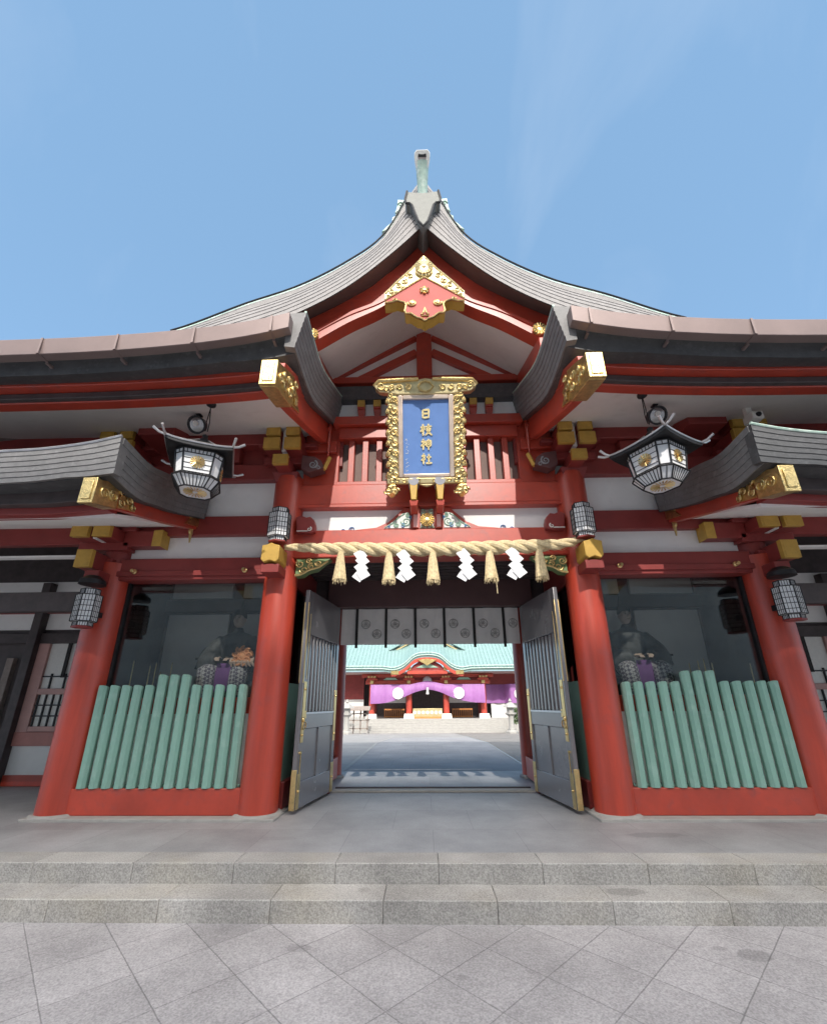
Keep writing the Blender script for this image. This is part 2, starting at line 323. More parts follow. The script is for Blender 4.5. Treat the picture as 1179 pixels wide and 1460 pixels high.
# ------------------------------------------------------------------ ground
def structure(o): return tag(o, kind='structure')
structure(MB().box(-90, 90, -90, -1.911, -.5, -.3).build('pavement', pave))
def step_row(name, y0, y1, z0, z1, phase):
    m = MB(); x = -30+phase; k = 0
    while x < 30:
        wd = .87 if abs(x) < 9 else 3.48
        m.box(x+.0016, x+wd-.0016, y0, y1, z0, z1); x += wd
    return structure(m.build(name, gran, None, bevel=.008))
step_row('lower_step', -1.911, -1.60, -.45, -.15, -.025-30+30-.87*0+.0)
step_row('upper_step', -1.606, -1.33, -.45, 0., .41)
structure(MB().box(-30, 30, -1.35, 3.6, -.4, -.004).build('platform', floorm))
structure(MB().box(-1.72, 1.95, 3.6, 10, -.4, -.002).add([(-1.72, 10, -.002), (1.95, 10, -.002), (2.0, 28.3, -.85), (-1.72, 28.3, -.85)], [(0, 1, 2, 3)]).build('path', pathm, recalc=False))
g = MB().add([(-60, 3.6, -.02), (-1.9, 3.6, -.02), (-1.9, 10, -.02), (-60, 10, -.02), (-60, 60, -2.2), (-1.9, 60, -2.2)], [(0, 1, 2, 3), (3, 2, 5, 4)])
g.add([(-1.9, 3.6, -.02), (2.05, 3.6, -.02), (2.05, 10, -.02), (-1.9, 10, -.02), (-1.9, 60, -2.2), (2.05, 60, -2.2)], [(0, 1, 2, 3), (3, 2, 5, 4)])
structure(g.build('courtyard', courtm, recalc=False))
g = MB().add([(2.05, 3.6, -.012), (60, 3.6, -.012), (60, 10, -.012), (2.05, 10, -.012), (2.05, 60, -2.19), (60, 60, -2.19)], [(0, 1, 2, 3), (3, 2, 5, 4)])
structure(g.build('gravel_ground', gravel, recalc=False))
structure(MB().add([(-1.80, 3.6, 0.004), (-1.72, 3.6, 0.004), (-1.72, 10, 0.004), (-1.80, 10, 0.004), (-1.80, 28.3, -.846), (-1.72, 28.3, -.846)], [(0, 1, 2, 3), (3, 2, 5, 4)]).build('path_edge', stone, recalc=False))

# ------------------------------------------------------------------ the gate
G = thing('shrine_gate', 'vermilion shrine gate with curved copper gable roof and open black doors', 'gate')
CX = -.035
PX, PO, RP = 2.15, 4.62, .235
def pillar(x, y, r, top, z0=0., m=redp):
    p = MB().lathe([(r*1.0, z0+.03), (r, z0+.6), (r*.97, top)], (x, y, 0), 40).build('pillar', m, G)
    MB().lathe([(r+.055, z0-.01), (r+.055, z0+.025), (r+.03, z0+.045)], (x, y, 0), 40).build('stone_base', stone, p)
    return p
for s in (1, -1):
    pillar(s*PX, 0, RP, 4.56); pillar(s*PO, 0, RP, 3.2)
    MB().lathe([(.2, 3.2), (.2, 5.0)], (s*PO, .05, 0), 20).build('pillar', redd, G)
    pillar(s*1.86, 2.82, .2, 4.6); pillar(s*PO, 2.82, .22, 4.6)
    # front bay, bottom to top
    bx('sill_beam', red, G, 2.3, PO-.1, -.13, .13, .025, .314, s)
    bx('foundation_curb', stone, G, 1.86, PO+.24, -.285, .30, -.01, .024, s)
    bx('head_beam', redd, G, 2.3, PO-.15, -.14, .12, 2.945, 3.27, s, .015)
    bx('head_rail', redd, G, 2.3, PO-.15, -.17, -.14, 3.0, 3.075, s, .006)
    bx('plaster_panel', white, G, 2.2, PO, .0, .1, 3.27, 3.64, s, 0)
    bx('tie_beam', redd, G, 2.3, PO-.1, -.1, .1, 3.64, 3.945, s, .015)
    bx('plaster_panel', white, G, 2.2, PO+.1, .0, .1, 3.945, 4.54, s, 0)
    bx('tie_beam', redd, G, 2.3, 11.8, -.12, .1, 4.54, 4.82, s, .015)
    bx('frieze_board', redd, G, 1.36, 11.8, -.02, .1, 4.82, 5.5, s, 0)
    bx('wall_plate', redd, G, 2.5, 11.8, -.2, -.02, 5.12, 5.34, s, .015)
    bx('plaster_panel', white, G, PO+.1, 11.8, .0, .1, 3.945, 4.54, s, 0)
    # bracket wings at the pillar head, red boards beside the lattice
    bx('frieze_board', red, G, 1.40, 1.95, -.06, .06, 4.08, 5.6, s, .01)
    bx('frieze_rail', red, G, 1.40, 2.0, -.1, -.06, 4.08, 4.32, s, .01)
    bx('frieze_rail', red, G, 1.44, 2.0, -.14, -.06, 5.0, 5.2, s, .01)

def bracket(x, z, k=1., m=redd, tip=ochre, y1=-.48, low=None):
    l0, l1 = low or (z, z+.15)
    """pillar-head bracket: projecting arm, bearing blocks, and yellow painted ends"""
    b = MB()
    b.frus(x-.2*k, x+.2*k, -.22, .2, z-.14*k, z+.02*k, .05*k)
    b.box(x-.105*k, x+.105*k, y1, .1, l0, l1)
    b.box(x-.36*k, x+.36*k, -.2, -.02, z+.16*k, z+.28*k)
    for q in (-1, 1):
        b.box(x+q*.155*k-.115*k, x+q*.155*k+.115*k, y1, -.02, z+.27*k, z+.44*k)
        b.box(x+q*.15*k-.10*k, x+q*.15*k+.10*k, y1, -.02, z+.49*k, z+.62*k)
    b.box(x-.45*k, x+.45*k, -.24, .0, z+.44*k, z+.50*k)
    o = b.build('bracket', m, G, bevel=.008)
    t = y1-.014
    for (a, c, d, e) in ((x-.11*k, x+.11*k, l0-.005, l1+.005), (x-.275*k, x-.035*k, z+.262*k, z+.447*k), (x+.035*k, x+.275*k, z+.262*k, z+.447*k), (x-.252*k, x-.045*k, z+.487*k, z+.625*k), (x+.045*k, x+.252*k, z+.487*k, z+.625*k)):
        pl = MB().box(a, c, t, y1+.05, d, e); i = .022
        pl.box(a+i, c-i, t-.006, t, d+i, e-i).build('bracket_tip', tip, o, bevel=.004)
    MB().box(x-.03*k, x+.03*k, y1+.1, -.02, z+.27*k, z+.66*k).build('bracket_infill', white, o)
    return o
for s in (1, -1):
    bracket(s*2.18, 4.60); bracket(s*4.72, 4.60)
    bracket(s*4.73, 3.23, 1.0, low=(3.05, 3.29))
    # upper arms of the outer set, seen above the lower roof
    bx('bracket_arm', redd, G, 2.95, 3.6, -.16, -.02, 4.85, 5.1, s, .01)
    bx('bracket_arm', redd, G, 3.75, 4.3, -.62, -.02, 5.05, 5.28, s, .01)
    bx('bracket_arm', redd, G, 3.90, 4.45, -.2, -.02, 3.44, 3.68, s, .01)
    bx('arm_tip', ochre, G, 3.885, 3.90, -.205, -.015, 3.435, 3.685, s, .003)
    bx('arm_tip', ochre, G, 3.885, 4.02, -.212, -.2, 3.435, 3.685, s, .003)
    # yellow beam nosing on the pillar front under the lamp
    n = MB().poly([(-.12, 3.10), (-.08, 3.06), (0, 3.09), (.08, 3.06), (.12, 3.10), (.12, 3.30), (.05, 3.315), (0, 3.34), (-.05, 3.315), (-.12, 3.30)], 'xz', -.54, -.2)
    n.build('beam_nosing', ochre, G, 1, s*PX, .01)
    bx('nosing_block', redd, G, PX-.12, PX+.12, -.5, -.15, 2.93, 3.05, s)
    bx('beam_nosing', redd, G, PO-.1, PO+.1, -.42, -.1, 2.86, 3.02, s)

# centre bay
bx('rope_beam', red, G, -2.0, 2.0, -.14, .14, 3.25, 3.675, 1, .015)
bx('plaster_panel', white, G, -1.98, 1.98, .0, .08, 3.675, 4.06, 1, 0)
bx('tie_beam', red, G, -1.98, 1.98, -.11, .1, 4.10, 4.44, 1, .015)
bx('tie_beam_rail', red, G, -1.98, 1.98, -.135, .05, 4.045, 4.095, 1, .006)
bx('upper_beam', red, G, -1.42, 1.42, -.12, .1, 5.26, 5.46, 1, .012)
bx('upper_beam', red, G, -1.5, 1.5, -.2, .1, 5.465, 5.62, 1, .012)
LW = MB().box(-1.42, 1.42, .06, .1, 4.44, 5.26).build('lattice_window', mat('brown_board', (.22, .15, .13), .7, var=.2, scale=3), G)
for k in range(-6, 6):
    x = (k+.5)*.22
    MB().box(x-.047, x+.047, -.07, .05, 4.50, 5.26).build('bar', red, LW, bevel=.008)
MB().box(-1.42, 1.42, -.09, .06, 4.44, 4.50).build('lattice_sill', red, LW, bevel=.006)
for x in (-1.04, -.78, -.53, -.265, 0, .265, .53, .78, 1.04):
    o = MB().box(x-.058, x+.058, -.16, .0, 5.80, 5.95).frus(x-.063, x+.063, -.13, 0, 5.68, 5.80, .02).build('rafter_end', red, G, 1, CX, .006)
    MB().box(x-.06, x+.06, -.172, -.11, 5.83, 5.953).build('rafter_tip', ochre, o, 1, CX, .004)
bx('plaster_panel', white, G, -1.55, 1.55, -.03, .05, 5.62, 6.34, 1, 0)

# small skirt roof below the pediment
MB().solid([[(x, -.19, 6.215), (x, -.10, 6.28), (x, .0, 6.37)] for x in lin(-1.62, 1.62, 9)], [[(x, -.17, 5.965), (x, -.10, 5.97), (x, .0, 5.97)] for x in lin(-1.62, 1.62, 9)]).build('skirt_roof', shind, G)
# pediment
pd = MB().poly([(-1.75, 6.33), (1.75, 6.33), (1.7, 6.44), (0, 7.56), (-1.7, 6.44)], 'xz', .0, .08).build('pediment_wall', white, G, 1, CX)
MB().box(-1.66, 1.66, -.1, .0, 6.365, 6.49).build('pediment_beam', red, G, 1, CX, .008)
MB().box(-.131, .131, -.085, .0, 6.49, 7.5).build('king_post', red, G, 1, CX, .008)
for s in (1, -1):
    MB().beam((.142, -.04, 7.36), (1.553, -.04, 6.50), .08, .077).build('pediment_strut', red, G, s, CX, .006)
    MB().beam((.131, -.04, 7.03), (1.093, -.04, 6.46), .08, .126).build('pediment_strut', red, G, s, CX, .006)
    MB().solid([[(x, -1.56, 5.74), (x+.085, -.0, 6.50)] for x in (1.47, 1.62)], [[(x, -1.56, 5.46), (x+.085, -.0, 6.2)] for x in (1.47, 1.62)]).build('purlin', red, G, s, CX, .01)

# gable roof: curves of the verge
Tf = herm([(0, 9.0), (.27, 8.42), (.44, 7.97), (.63, 7.62), (1.04, 7.21), (1.71, 6.74), (2.46, 6.41), (3.3, 6.0), (4.2, 5.76), (5.5, 5.5), (7.2, 5.3), (12, 5.2)])
Uf = herm([(0, 7.63), (.34, 7.2), (.97, 6.53), (1.53, 6.115), (2.2, 5.78), (3.4, 5.42), (4.2, 5.28)])
xs = sorted(set(lin(0, 1, 14)+lin(1, 3.4, 16)))
rows_t, rows_b = [], []
XS = [-x for x in reversed(lin(0, 12, 64))]+lin(0, 12, 64)[1:]
def roofz(x, y):
    z = min(Tf(abs(x))+.10*min(1, (y+1.55)/.4), 8.62)
    if y > .6: z = min(z, 8.62-(y-.6)*.88)
    return z
YS = [-1.55, -.8, 0, .6, 1.2, 2, 3, 4.5]
mr = MB().solid([[(x, y, roofz(x, y)) for x in XS] for y in YS], [[(x, y, roofz(x, y)-.16) for x in XS] for y in YS])
MR = mr.build('main_roof', shin, G, 1, CX)
SET[0] = .1
for s in (1, -1):
    # stepped courses of the rolled verge
    NC = 9; prof = []
    for k in range(NC):
        prof += [(k/NC, .007), ((k+.97)/NC, .0)]
    prof.append((1., .0))
    rows = []
    for q, d in prof:
        rows.append([(x, -1.75+.20*q-d-.05*math.sin(q*math.pi), Uf(x)+(Tf(x)+.02-Uf(x))*q) for x in xs])
    back = [[(x, -1.70+.30*q, Uf(x)+.05+(Tf(x)-.12-Uf(x))*q*.9) for x in xs] for q, d in prof]
    o = MB().solid(rows, back).build('verge_courses', shin, G, s, CX, smooth=20)
    tp = MB().tube([(x, -1.57, Tf(x)+.035) for x in xs if x > .22], .013, 6).build('verge_edge', iron, o, s, CX)
    MB().solid([[(x, -1.46, Tf(x)+.17) for x in xs if x > .3], [(x, -1.0, Tf(x)+.20) for x in xs if x > .3]], [[(x, -1.46, Tf(x)+.01) for x in xs if x > .3], [(x, -1.0, Tf(x)+.01) for x in xs if x > .3]]).build('verge_capping', verdi, o, s, CX)
    # underside of the overhang, hafu board
    hf = herm([(0, 7.566), (.43, 7.03), (1.01, 6.56), (1.56, 6.2), (1.8, 6.07)])
    lf = herm([(0, 6.88), (.57, 6.41), (1.02, 6.18), (1.51, 5.85), (1.8, 5.67)])
    bf = herm([(0, 6.76), (.57, 6.29), (1.01, 6.03), (1.51, 5.67), (1.8, 5.48)])
    hx = lin(0, 1.8, 22); SET[0] = .2
    MB().solid([[(x, -1.55, hf(x)) for x in hx], [(x, -1.43, hf(x)) for x in hx]], [[(x, -1.55, lf(x)-.02) for x in hx], [(x, -1.43, lf(x)-.02) for x in hx]]).build('gable_bargeboard', red, G, s, CX)
    o = MB().solid([[(x, -1.605, lf(x)) for x in hx], [(x, -1.42, lf(x)) for x in hx]], [[(x, -1.60, bf(x)) for x in hx], [(x, -1.42, bf(x)-.01) for x in hx]]).build('gable_bargeboard', red, G, s, CX)
    MB().solid([[(x, -1.618, lf(x)+.004) for x in hx], [(x, -1.55, lf(x)+.004) for x in hx]], [[(x, -1.618, lf(x)-.05) for x in hx], [(x, -1.55, lf(x)-.05) for x in hx]]).build('bargeboard_fillet', red, o, s, CX)
    dfz = herm([(0, 7.47), (.142, 7.40), (1.52, 6.50), (1.97, 6.20)])
    MB().solid([[(x, -1.43, bf(x)+.10) for x in hx], [(x*1.06, .03, dfz(x*1.06)+.12) for x in hx]], [[(x, -1.43, bf(x)+.03) for x in hx], [(x*1.06, .03, dfz(x*1.06)+.03) for x in hx]]).build('gable_soffit', white, G, s, CX)
    SET[0] = .1; ux_ = lin(0, 2.6, 26); hg = lambda x: max(hf(min(x, 1.75))+.012-.45*max(0, x-1.75), Uf(x)+.02)
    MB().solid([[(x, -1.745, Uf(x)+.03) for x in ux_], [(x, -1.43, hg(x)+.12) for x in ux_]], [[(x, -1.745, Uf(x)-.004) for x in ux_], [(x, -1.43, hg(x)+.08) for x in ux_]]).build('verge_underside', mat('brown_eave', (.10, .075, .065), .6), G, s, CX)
    # rosette at the foot of the board
    SET[0] = .2
    ro = MB().lathe([(.085, 0), (.085, -.02), (.06, -.035)], (1.47, -1.61, 5.80), 20, 'y')
    for k in range(14):
        a = k*2*math.pi/14; ro.tube([(1.47+.03*math.cos(a), -1.645, 5.80+.03*math.sin(a)), (1.47+.09*math.cos(a), -1.64, 5.80+.09*math.sin(a))], [.008, .017], 6)
    ro.build('rosette', gold, o, s, CX); SET[0] = .1

def fwd(m):                                  # sits proud of the bargeboard
    m.v = [(v[0]*.963, v[1]-.165, v[2]*.963+.047) for v in m.v]; return m
# gold plate at the apex with rosette, and the hanging gable pendant
hf_ = herm([(0, 7.42), (.12, 7.35), (.30, 6.94), (.545, 6.70)])
gp = MB().poly([(0, 7.40), (.18, 7.16), (.40, 6.90), (.56, 6.68), (.54, 6.46), (0, 6.9), (-.54, 6.46), (-.56, 6.68), (-.40, 6.90), (-.18, 7.16)], 'xz', -1.485, -1.42)
GPL = fwd(gp).build('apex_plate', goldp, G, 1, CX, .006)
fl = MB()
for s in (1, -1):
    for (x, z, r_, st) in ((.20, 6.98, .05, 0), (.28, 6.88, .05, 2), (.36, 6.80, .05, 1), (.45, 6.70, .05, 3), (.30, 6.76, .035, 2), (.50, 6.58, .045, 1), (.40, 6.66, .035, 2)):
        fl.spiral((s*x, -1.492, z), r_, 1.6, .012, sgn=s, start=st if s > 0 else math.pi-st)
    fl.tube([(s*.03, -1.49, 6.94), (s*.2, -1.49, 6.81), (s*.53, -1.49, 6.52)], .012, 6)
    fl.tube([(s*.02, -1.49, 7.35), (s*.18, -1.49, 7.12), (s*.40, -1.49, 6.86), (s*.54, -1.49, 6.66)], .012, 6)
fwd(fl).build('filigree', goldp, GPL, 1, CX)
ro = MB().lathe([(.13, 0), (.13, -.03), (.05, -.06)], (0, -1.485, 7.08), 24, 'y')
for k in range(16):
    a = k*2*math.pi/16; ro.tube([(.035*math.cos(a), -1.535, 7.10+.035*math.sin(a)), (.125*math.cos(a), -1.525, 7.10+.125*math.sin(a))], [.01, .024], 6)
ro.lathe([(.035, -.03), (.03, -.075), (.0, -.085)], (0, -1.485, 7.10), 12, 'y')
fwd(ro).build('rosette', goldp, GPL, 1, CX)
half = [(0, 6.86), (.535, 6.45), (.535, 6.40), (.44, 6.41), (.37, 6.435), (.33, 6.42), (.275, 6.40), (.25, 6.35), (.262, 6.29), (.27, 6.24), (.25, 6.20), (.19, 6.20), (.15, 6.165), (.10, 6.12), (.05, 6.105), (0, 6.06)]
full = half+[(-x, z) for x, z in reversed(half[1:-1])]
GG = fwd(MB().poly(full, 'xz', -1.56, -1.54)).build('gable_pendant', mat('matt_vermilion', (.44, .075, .06), .62, var=.12, scale=6), G, 1, CX, .008)
rim = MB()
for s in (1, -1):
    rim.tube([(s*x, -1.565, z) for x, z in half], .012, 6)
    rim.spiral((s*.17, -1.568, 6.385), .062, 1.4, .016, sgn=-s, start=0 if s > 0 else math.pi)
    rim.lathe([(.03, 0), (.03, -.02), (.0, -.03)], (s*.17, -1.56, 6.385), 12, 'y')
    rim.tube([(s*.02, -1.568, 6.20), (s*.05, -1.568, 6.17), (s*.045, -1.568, 6.14), (0, -1.568, 6.15)], .012, 6)
    rim.tube([(s*.02, -1.568, 6.20), (0, -1.568, 6.30)], [.012, .004], 6)
    rim.spiral((s*.40, -1.568, 6.455), .03, 1.2, .01, sgn=-s, start=0 if s > 0 else math.pi)
for k in range(6):
    a = k*math.pi/3+.5; rim.tube([(0, -1.565, 6.60), (.065*math.cos(a), -1.57, 6.60+.06*math.sin(a))], [.012, .024], 6)
rim.lathe([(.025, 0), (.02, -.03), (0, -.035)], (0, -1.56, 6.60), 12, 'y')
fwd(rim).build('gold_trim', gold, GG, 1, CX)
fwd(MB().poly([(x*1.012, (z-6.4)*1.015+6.4) for x, z in full], 'xz', -1.54, -1.40)).build('pendant_edge', ochre, GG, 1, CX)

# ridge end: cap, fins, finial
hc = [(0, 7.83), (.07, 7.93), (.12, 8.12), (.16, 8.28), (.20, 8.33), (.25, 8.33), (.265, 8.42), (.235, 8.60)]
hc = [(x*.95, 1.273+(z-1.273)*.946) for x, z in hc]
cap_pts = [(x, z) for x, z in hc]+[(0, 8.17)]+[(-x, z) for x, z in reversed(hc[1:])]
RC = MB().poly(cap_pts, 'xz', -1.84, -1.2).build('ridge_cap', mat('weathered_copper_cap', (.20, .205, .19), .6, .1, var=.2, scale=10, bump=.2), G, 1, CX, .01)
MB().tube([(-x, -1.845, z) for x, z in reversed(hc)]+[(x, -1.845, z) for x, z in hc[1:]], .017, 6).build('cap_edge', iron, RC, 1, CX)
MB().box(-.17, .17, -1.3, .7, 8.25, 8.56).box(-.21, .21, -1.3, .7, 8.56, 8.62).build('ridge', verdi, G, 1, CX, .01)
for s in (1, -1):
    f_ = [(.22, 8.58), (.37, 8.60), (.385, 8.42), (.41, 8.30), (.40, 8.24), (.45, 8.20), (.455, 8.10), (.52, 8.02), (.60, 7.9), (.50, 7.95), (.32, 8.2)]
    f_ = [(x*1.02, z) for x, z in f_]; MB().poly(f_, 'xz', -1.50, -1.42).spiral((.33, -1.51, 8.48), .05, 1.3, .012).spiral((.37, -1.51, 8.28), .04, 1.3, .012).build('ridge_fin', verdi, G, s, CX, .006)
FN = MB().tube([(0, -1.55, 7.98), (0, -1.64, 8.16), (0, -1.75, 8.42), (0, -1.86, 8.66), (0, -1.90, 8.72)], [.066, .068, .074, .09, .10], 20).build('ridge_finial', verdi, G, 1, CX)
nf = Vector((0, -.75, -.66)).normalized(); uf = Vector((0, -.66, .75)).normalized(); cf = Vector((0, -1.95, 8.70))
def face_ring(k, h, du=0.):
    o_ = [(-.07, -.115), (-.04, -.13), (.04, -.13), (.07, -.115), (.10, -.05), (.115, .04), (.11, .09), (.08, .12), (-.08, .12), (-.11, .09), (-.115, .04), (-.10, -.05)]
    return [cf+Vector((a*k, 0, 0))+uf*(b*k+du)+nf*h for a, b in o_]
MB().ring([face_ring(.96, -.16), face_ring(1., 0), face_ring(.93, .015)]).build('finial_face', whitep, FN, 1, CX)
MB().ring([face_ring(.52, .01, .0), face_ring(.50, .019, .0)]).build('finial_crest', mat('faded_pink', (.55, .44, .42), .6), FN, 1, CX)
MB().ring([[cf+Vector((a, 0, 0))+uf*b+nf*h for a, b in ((-.06, .03), (.06, .03), (.055, .068), (.02, .06), (-.02, .06), (-.055, .068))] for h in (.015, .026)]).build('finial_mark', iron, FN, 1, CX)

SET[0] = 0.
# ---- side eaves of the upper roof
def wave(pts): return herm(pts)
ef = herm([(1.4, 5.47), (1.6, 5.405), (2.0, 5.31), (2.5, 5.235), (3.5, 5.155), (5, 5.125), (7.2, 5.12), (12, 5.12)])
base = herm([(-2.2, 5.17), (-1.5, 5.35), (-.68, 5.73), (.1, 6.15), (1.0, 6.8)])
kf = herm([(-2.2, 1), (-1.5, .28), (-.68, .14), (.1, .05), (1., 0)])
def ez(x, y): return base(y)+(ef(x)-5.17)*kf(y)
ex = sorted(set(lin(1.4, 2.6, 9)+lin(2.6, 12, 24))); ey = lin(-2.2, .3, 14); TH = .5
for s in (1, -1):
    top = [[(x, y, ez(x, y)) for y in ey] for x in ex]
    xb = lambda x: x+.10*(1-min(1, (x-1.4)/.6))
    TX = lambda x: .39+.11*max(0, 1-(x-1.4)/.9)
    bot = [[(xb(x), y+.04, ez(x, y)-TX(x)) for y in ey] for x in ex]
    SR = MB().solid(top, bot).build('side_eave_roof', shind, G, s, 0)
    # verge courses
    NC = 7; prof = []
    for k in range(NC): prof += [(k/NC, .007), ((k+.96)/NC, 0)]
    prof.append((1, .0)); yv = lin(-2.24, -.02, 18)
    rows = [[(1.39+.10*(1-q)-d, y, ez(1.4, y)-TH+(TH+.01)*q) for y in yv] for q, d in prof]
    bk = [[(1.60, y, ez(1.4, y)-TH+.02+(TH-.03)*q) for y in yv] for q, d in prof]
    MB().solid(rows, bk).build('verge_courses', shinm, SR, s, 0, smooth=20)
    MB().tube([(1.4, y, ez(1.4, y)+.015) for y in yv], .016, 6).build('verge_edge', verdi, SR, s)
    MB().tube([(x, -2.21, ez(x, -2.2)+.012) for x in ex], .017, 6).build('eave_edge', silver, SR, s)
    gx = [x for x in ex if x >= 1.54]; gx[0] = 1.53
    MB().solid([[(x, -2.37, ef(x)-.085), (x, -2.24, ef(x)-.085)] for x in gx], [[(x, -2.355, ef(x)-.285), (x, -2.25, ef(x)-.285)] for x in gx]).build('gutter', gutm, SR, s, 0, .006)
    stp = MB()
    for x in (1.72, 2.55, 3.38, 4.21, 5.04, 5.87, 6.7, 7.53, 8.36, 9.19, 10.02, 10.85, 11.68):
        stp.box(x-.014, x+.014, -2.378, -2.20, ef(x)-.292, ef(x)-.286).box(x-.012, x+.012, -2.379, -2.37, ef(x)-.29, ef(x)-.083).box(x-.014, x+.014, -2.25, -2.17, ef(x)-.315, ef(x)-.286)
    each(stp, 'gutter_strap', gutm, SR, 3, sx=s)
    bxs = [1.66]+[x for x in ex if x > 1.7]
    def band(y0, y1, zo0, zo1, m, nm):
        MB().solid([[(x, y0, 5.17+(ef(x)-5.17)*.55+zo1), (x, y1, 5.17+(ef(x)-5.17)*.55+zo1)] for x in bxs], [[(x, y0, 5.17+(ef(x)-5.17)*.55+zo0), (x, y1, 5.17+(ef(x)-5.17)*.55+zo0)] for x in bxs]).build(nm, m, SR, s, 0, .008)
    band(-1.97, -1.80, -.385, -.25, red, 'eave_board')
    band(-1.86, -1.70, -.47, -.39, darkw, 'eave_board')
    band(-1.80, -1.66, -.335-.15, -.23-.15, red, 'eave_board')
    MB().solid([[(x, y, 4.80+.02+(ef(x)-5.17)*.5*(1-(y+1.75)/1.7)+.355*(y+1.75)) for y in (-1.75, -.9, -.02)] for x in bxs], [[(x, y, 4.80-.04+(ef(x)-5.17)*.5*(1-(y+1.75)/1.7)+.355*(y+1.75)) for y in (-1.75, -.9, -.02)] for x in bxs]).build('soffit', white, SR, s)
    # bargeboard
    tf = herm([(-2.42, 4.57), (-2.0, 4.78), (-1.5, 5.0), (-.06, 5.66)]); bfz = herm([(-2.42, 4.31), (-1.95, 4.43), (-1.43, 4.62), (-.17, 5.14), (-.05, 5.2)])
    by = lin(-2.42, -.06, 16)
    B = MB().solid([[(x, y, tf(y)+(.02 if y > -1.5 else 0)) for y in by] for x in (1.585, 1.70)], [[(x, y, bfz(y)) for y in by] for x in (1.585, 1.70)]).build('bargeboard', red, G, s, 0, .008)
    MB().solid([[(x, y, tf(y)+.09) for y in by[1:]] for x in (1.555, 1.62)], [[(x, y, tf(y)-.07) for y in by[1:]] for x in (1.575, 1.62)]).build('bargeboard_moulding', red, B, s, 0, .006)
    cyv = [y for y in by if y < -1.9]
    MB().solid([[(x, y, tf(y)+.03) for y in cyv] for x in (1.555, 1.725)], [[(x, y, bfz(y)-.02) for y in cyv] for x in (1.555, 1.725)]).box(1.555, 1.725, -2.455, -2.415, 4.295, 4.60).box(1.585, 1.695, -2.463, -2.455, 4.33, 4.565).build('gold_cap', gold, B, s, 0, .006)
    fil = MB()
    for (y, dz, r_, st) in ((-2.33, .13, .06, 0), (-2.22, .22, .05, 2), (-2.2, .10, .06, 1), (-2.08, .26, .06, 3), (-2.05, .11, .06, 0), (-1.92, .2, .06, 2), (-1.82, .10, .05, 1), (-1.88, .32, .05, 0)):
        fil.spiral((1.55, y, bfz(y)+dz), r_, 1.6, .014, 'yz', 1, st)
    fil.poly([(-1.95, bfz(-1.95)+.02), (-1.62, bfz(-1.62)+.04), (-1.74, bfz(-1.74)+.14), (-1.70, bfz(-1.7)+.22), (-1.80, bfz(-1.8)+.27), (-1.78, bfz(-1.78)+.38), (-1.95, tf(-1.95)-.02)], 'yz', 1.568, 1.59)
    fil.build('filigree', gold, B, s)
    # carved pendant hanging at the inner end of the board
    pz = MB()
    for q in range(5): pz.spiral((1.56+.01*(q % 2), -.14-.025*(q % 2), 5.52-q*.12), .05-.005*q, 1.3, .016, 'yz', 1, q*1.3)
    pz.tube([(1.56, -.13, 5.6), (1.56, -.16, 5.2), (1.56, -.14, 4.82)], [.03, .03, .008], 8)
    pz.build('carved_pendant', red, B, s)

# frog-leg strut and painted carving above the rope
FLS = MB()
for s in (1, -1):
    FLS.poly([(s*x, z) for x, z in ((.10, 4.03), (.34, 4.03), (.42, 3.95), (.58, 3.80), (.75, 3.72), (1.05, 3.69), (1.05, 3.678), (.10, 3.678))], 'xz', -.10, -.0)
FL = FLS.build('frog_leg_strut', red, G, 1, CX, .006)
for s in (1, -1):
    MB().poly([(.245, 3.70), (.245, 3.90), (.29, 3.955), (.37, 3.93), (.46, 3.84), (.62, 3.72), (.64, 3.70)], 'xz', -.112, -.10).build('carved_cloud', whitep, FL, s, CX, .003)
    c = MB()
    for (x, z, r_, st) in ((.31, 3.80, .075, 0), (.45, 3.745, .04, 1), (.28, 3.90, .035, 2)): c.spiral((x, -.118, z), r_, 1.7, .011, sgn=-1, start=st)
    c.tube([(.33, -.118, 3.93), (.41, -.118, 3.88), (.50, -.118, 3.78), (.62, -.118, 3.71)], .009, 6)
    c.build('carved_scroll', greenp, FL, s, CX)
    c = MB().spiral((.36, -.118, 3.735), .035, 1.4, .010, start=1).spiral((.56, -.118, 3.72), .02, 1.4, .008).spiral((1.12, -.012, 3.73), .045, 1.3, .009).spiral((1.25, -.012, 3.71), .03, 1.3, .009).spiral((.23, -.118, 3.86), .03, 1.4, .01)
    c.build('carved_scroll', bluep, FL, s, CX)
    MB().box(.12, .22, -.16, -.10, 3.68, 3.98).build('strut_post', red, FL, s, CX, .005)
    MB().box(.14, .20, -.168, -.16, 3.69, 3.89).build('post_inlay', mat('pink_paint', (.66, .36, .34), .5), FL, s, CX)
    # ochre arms that carry the tablet
    o = MB().frus(.13, .245, -.5, -.1, 3.98, 4.24, .02).build('tablet_bearer', ochre, G, s, CX, .008)
    MB().frus(.125, .25, -.46, -.11, 3.90, 3.98, .015).build('bearer_block', red, o, s, CX, .006)
    MB().lathe([(.075, -.5), (.075, -.3)], (.1875, 0, 4.27), 20, 'y').build('bearer_pad', mat('grey_felt', (.30, .30, .33), .8), o, s, CX)
fw_ = MB()
for k in range(16):
    a = k*2*math.pi/16; fw_.tube([(.03*math.cos(a), -.135, 3.82+.03*math.sin(a)), (.105*math.cos(a), -.13, 3.82+.105*math.sin(a))], [.008, .02], 6)
fw_.lathe([(.035, 0), (.03, -.03), (0, -.035)], (0, -.12, 3.82), 12, 'y').lathe([(.085, 0), (.085, -.01)], (0, -.11, 3.82), 20, 'y')
fw_.build('painted_flower', gold, FL, 1, CX)
c = MB()
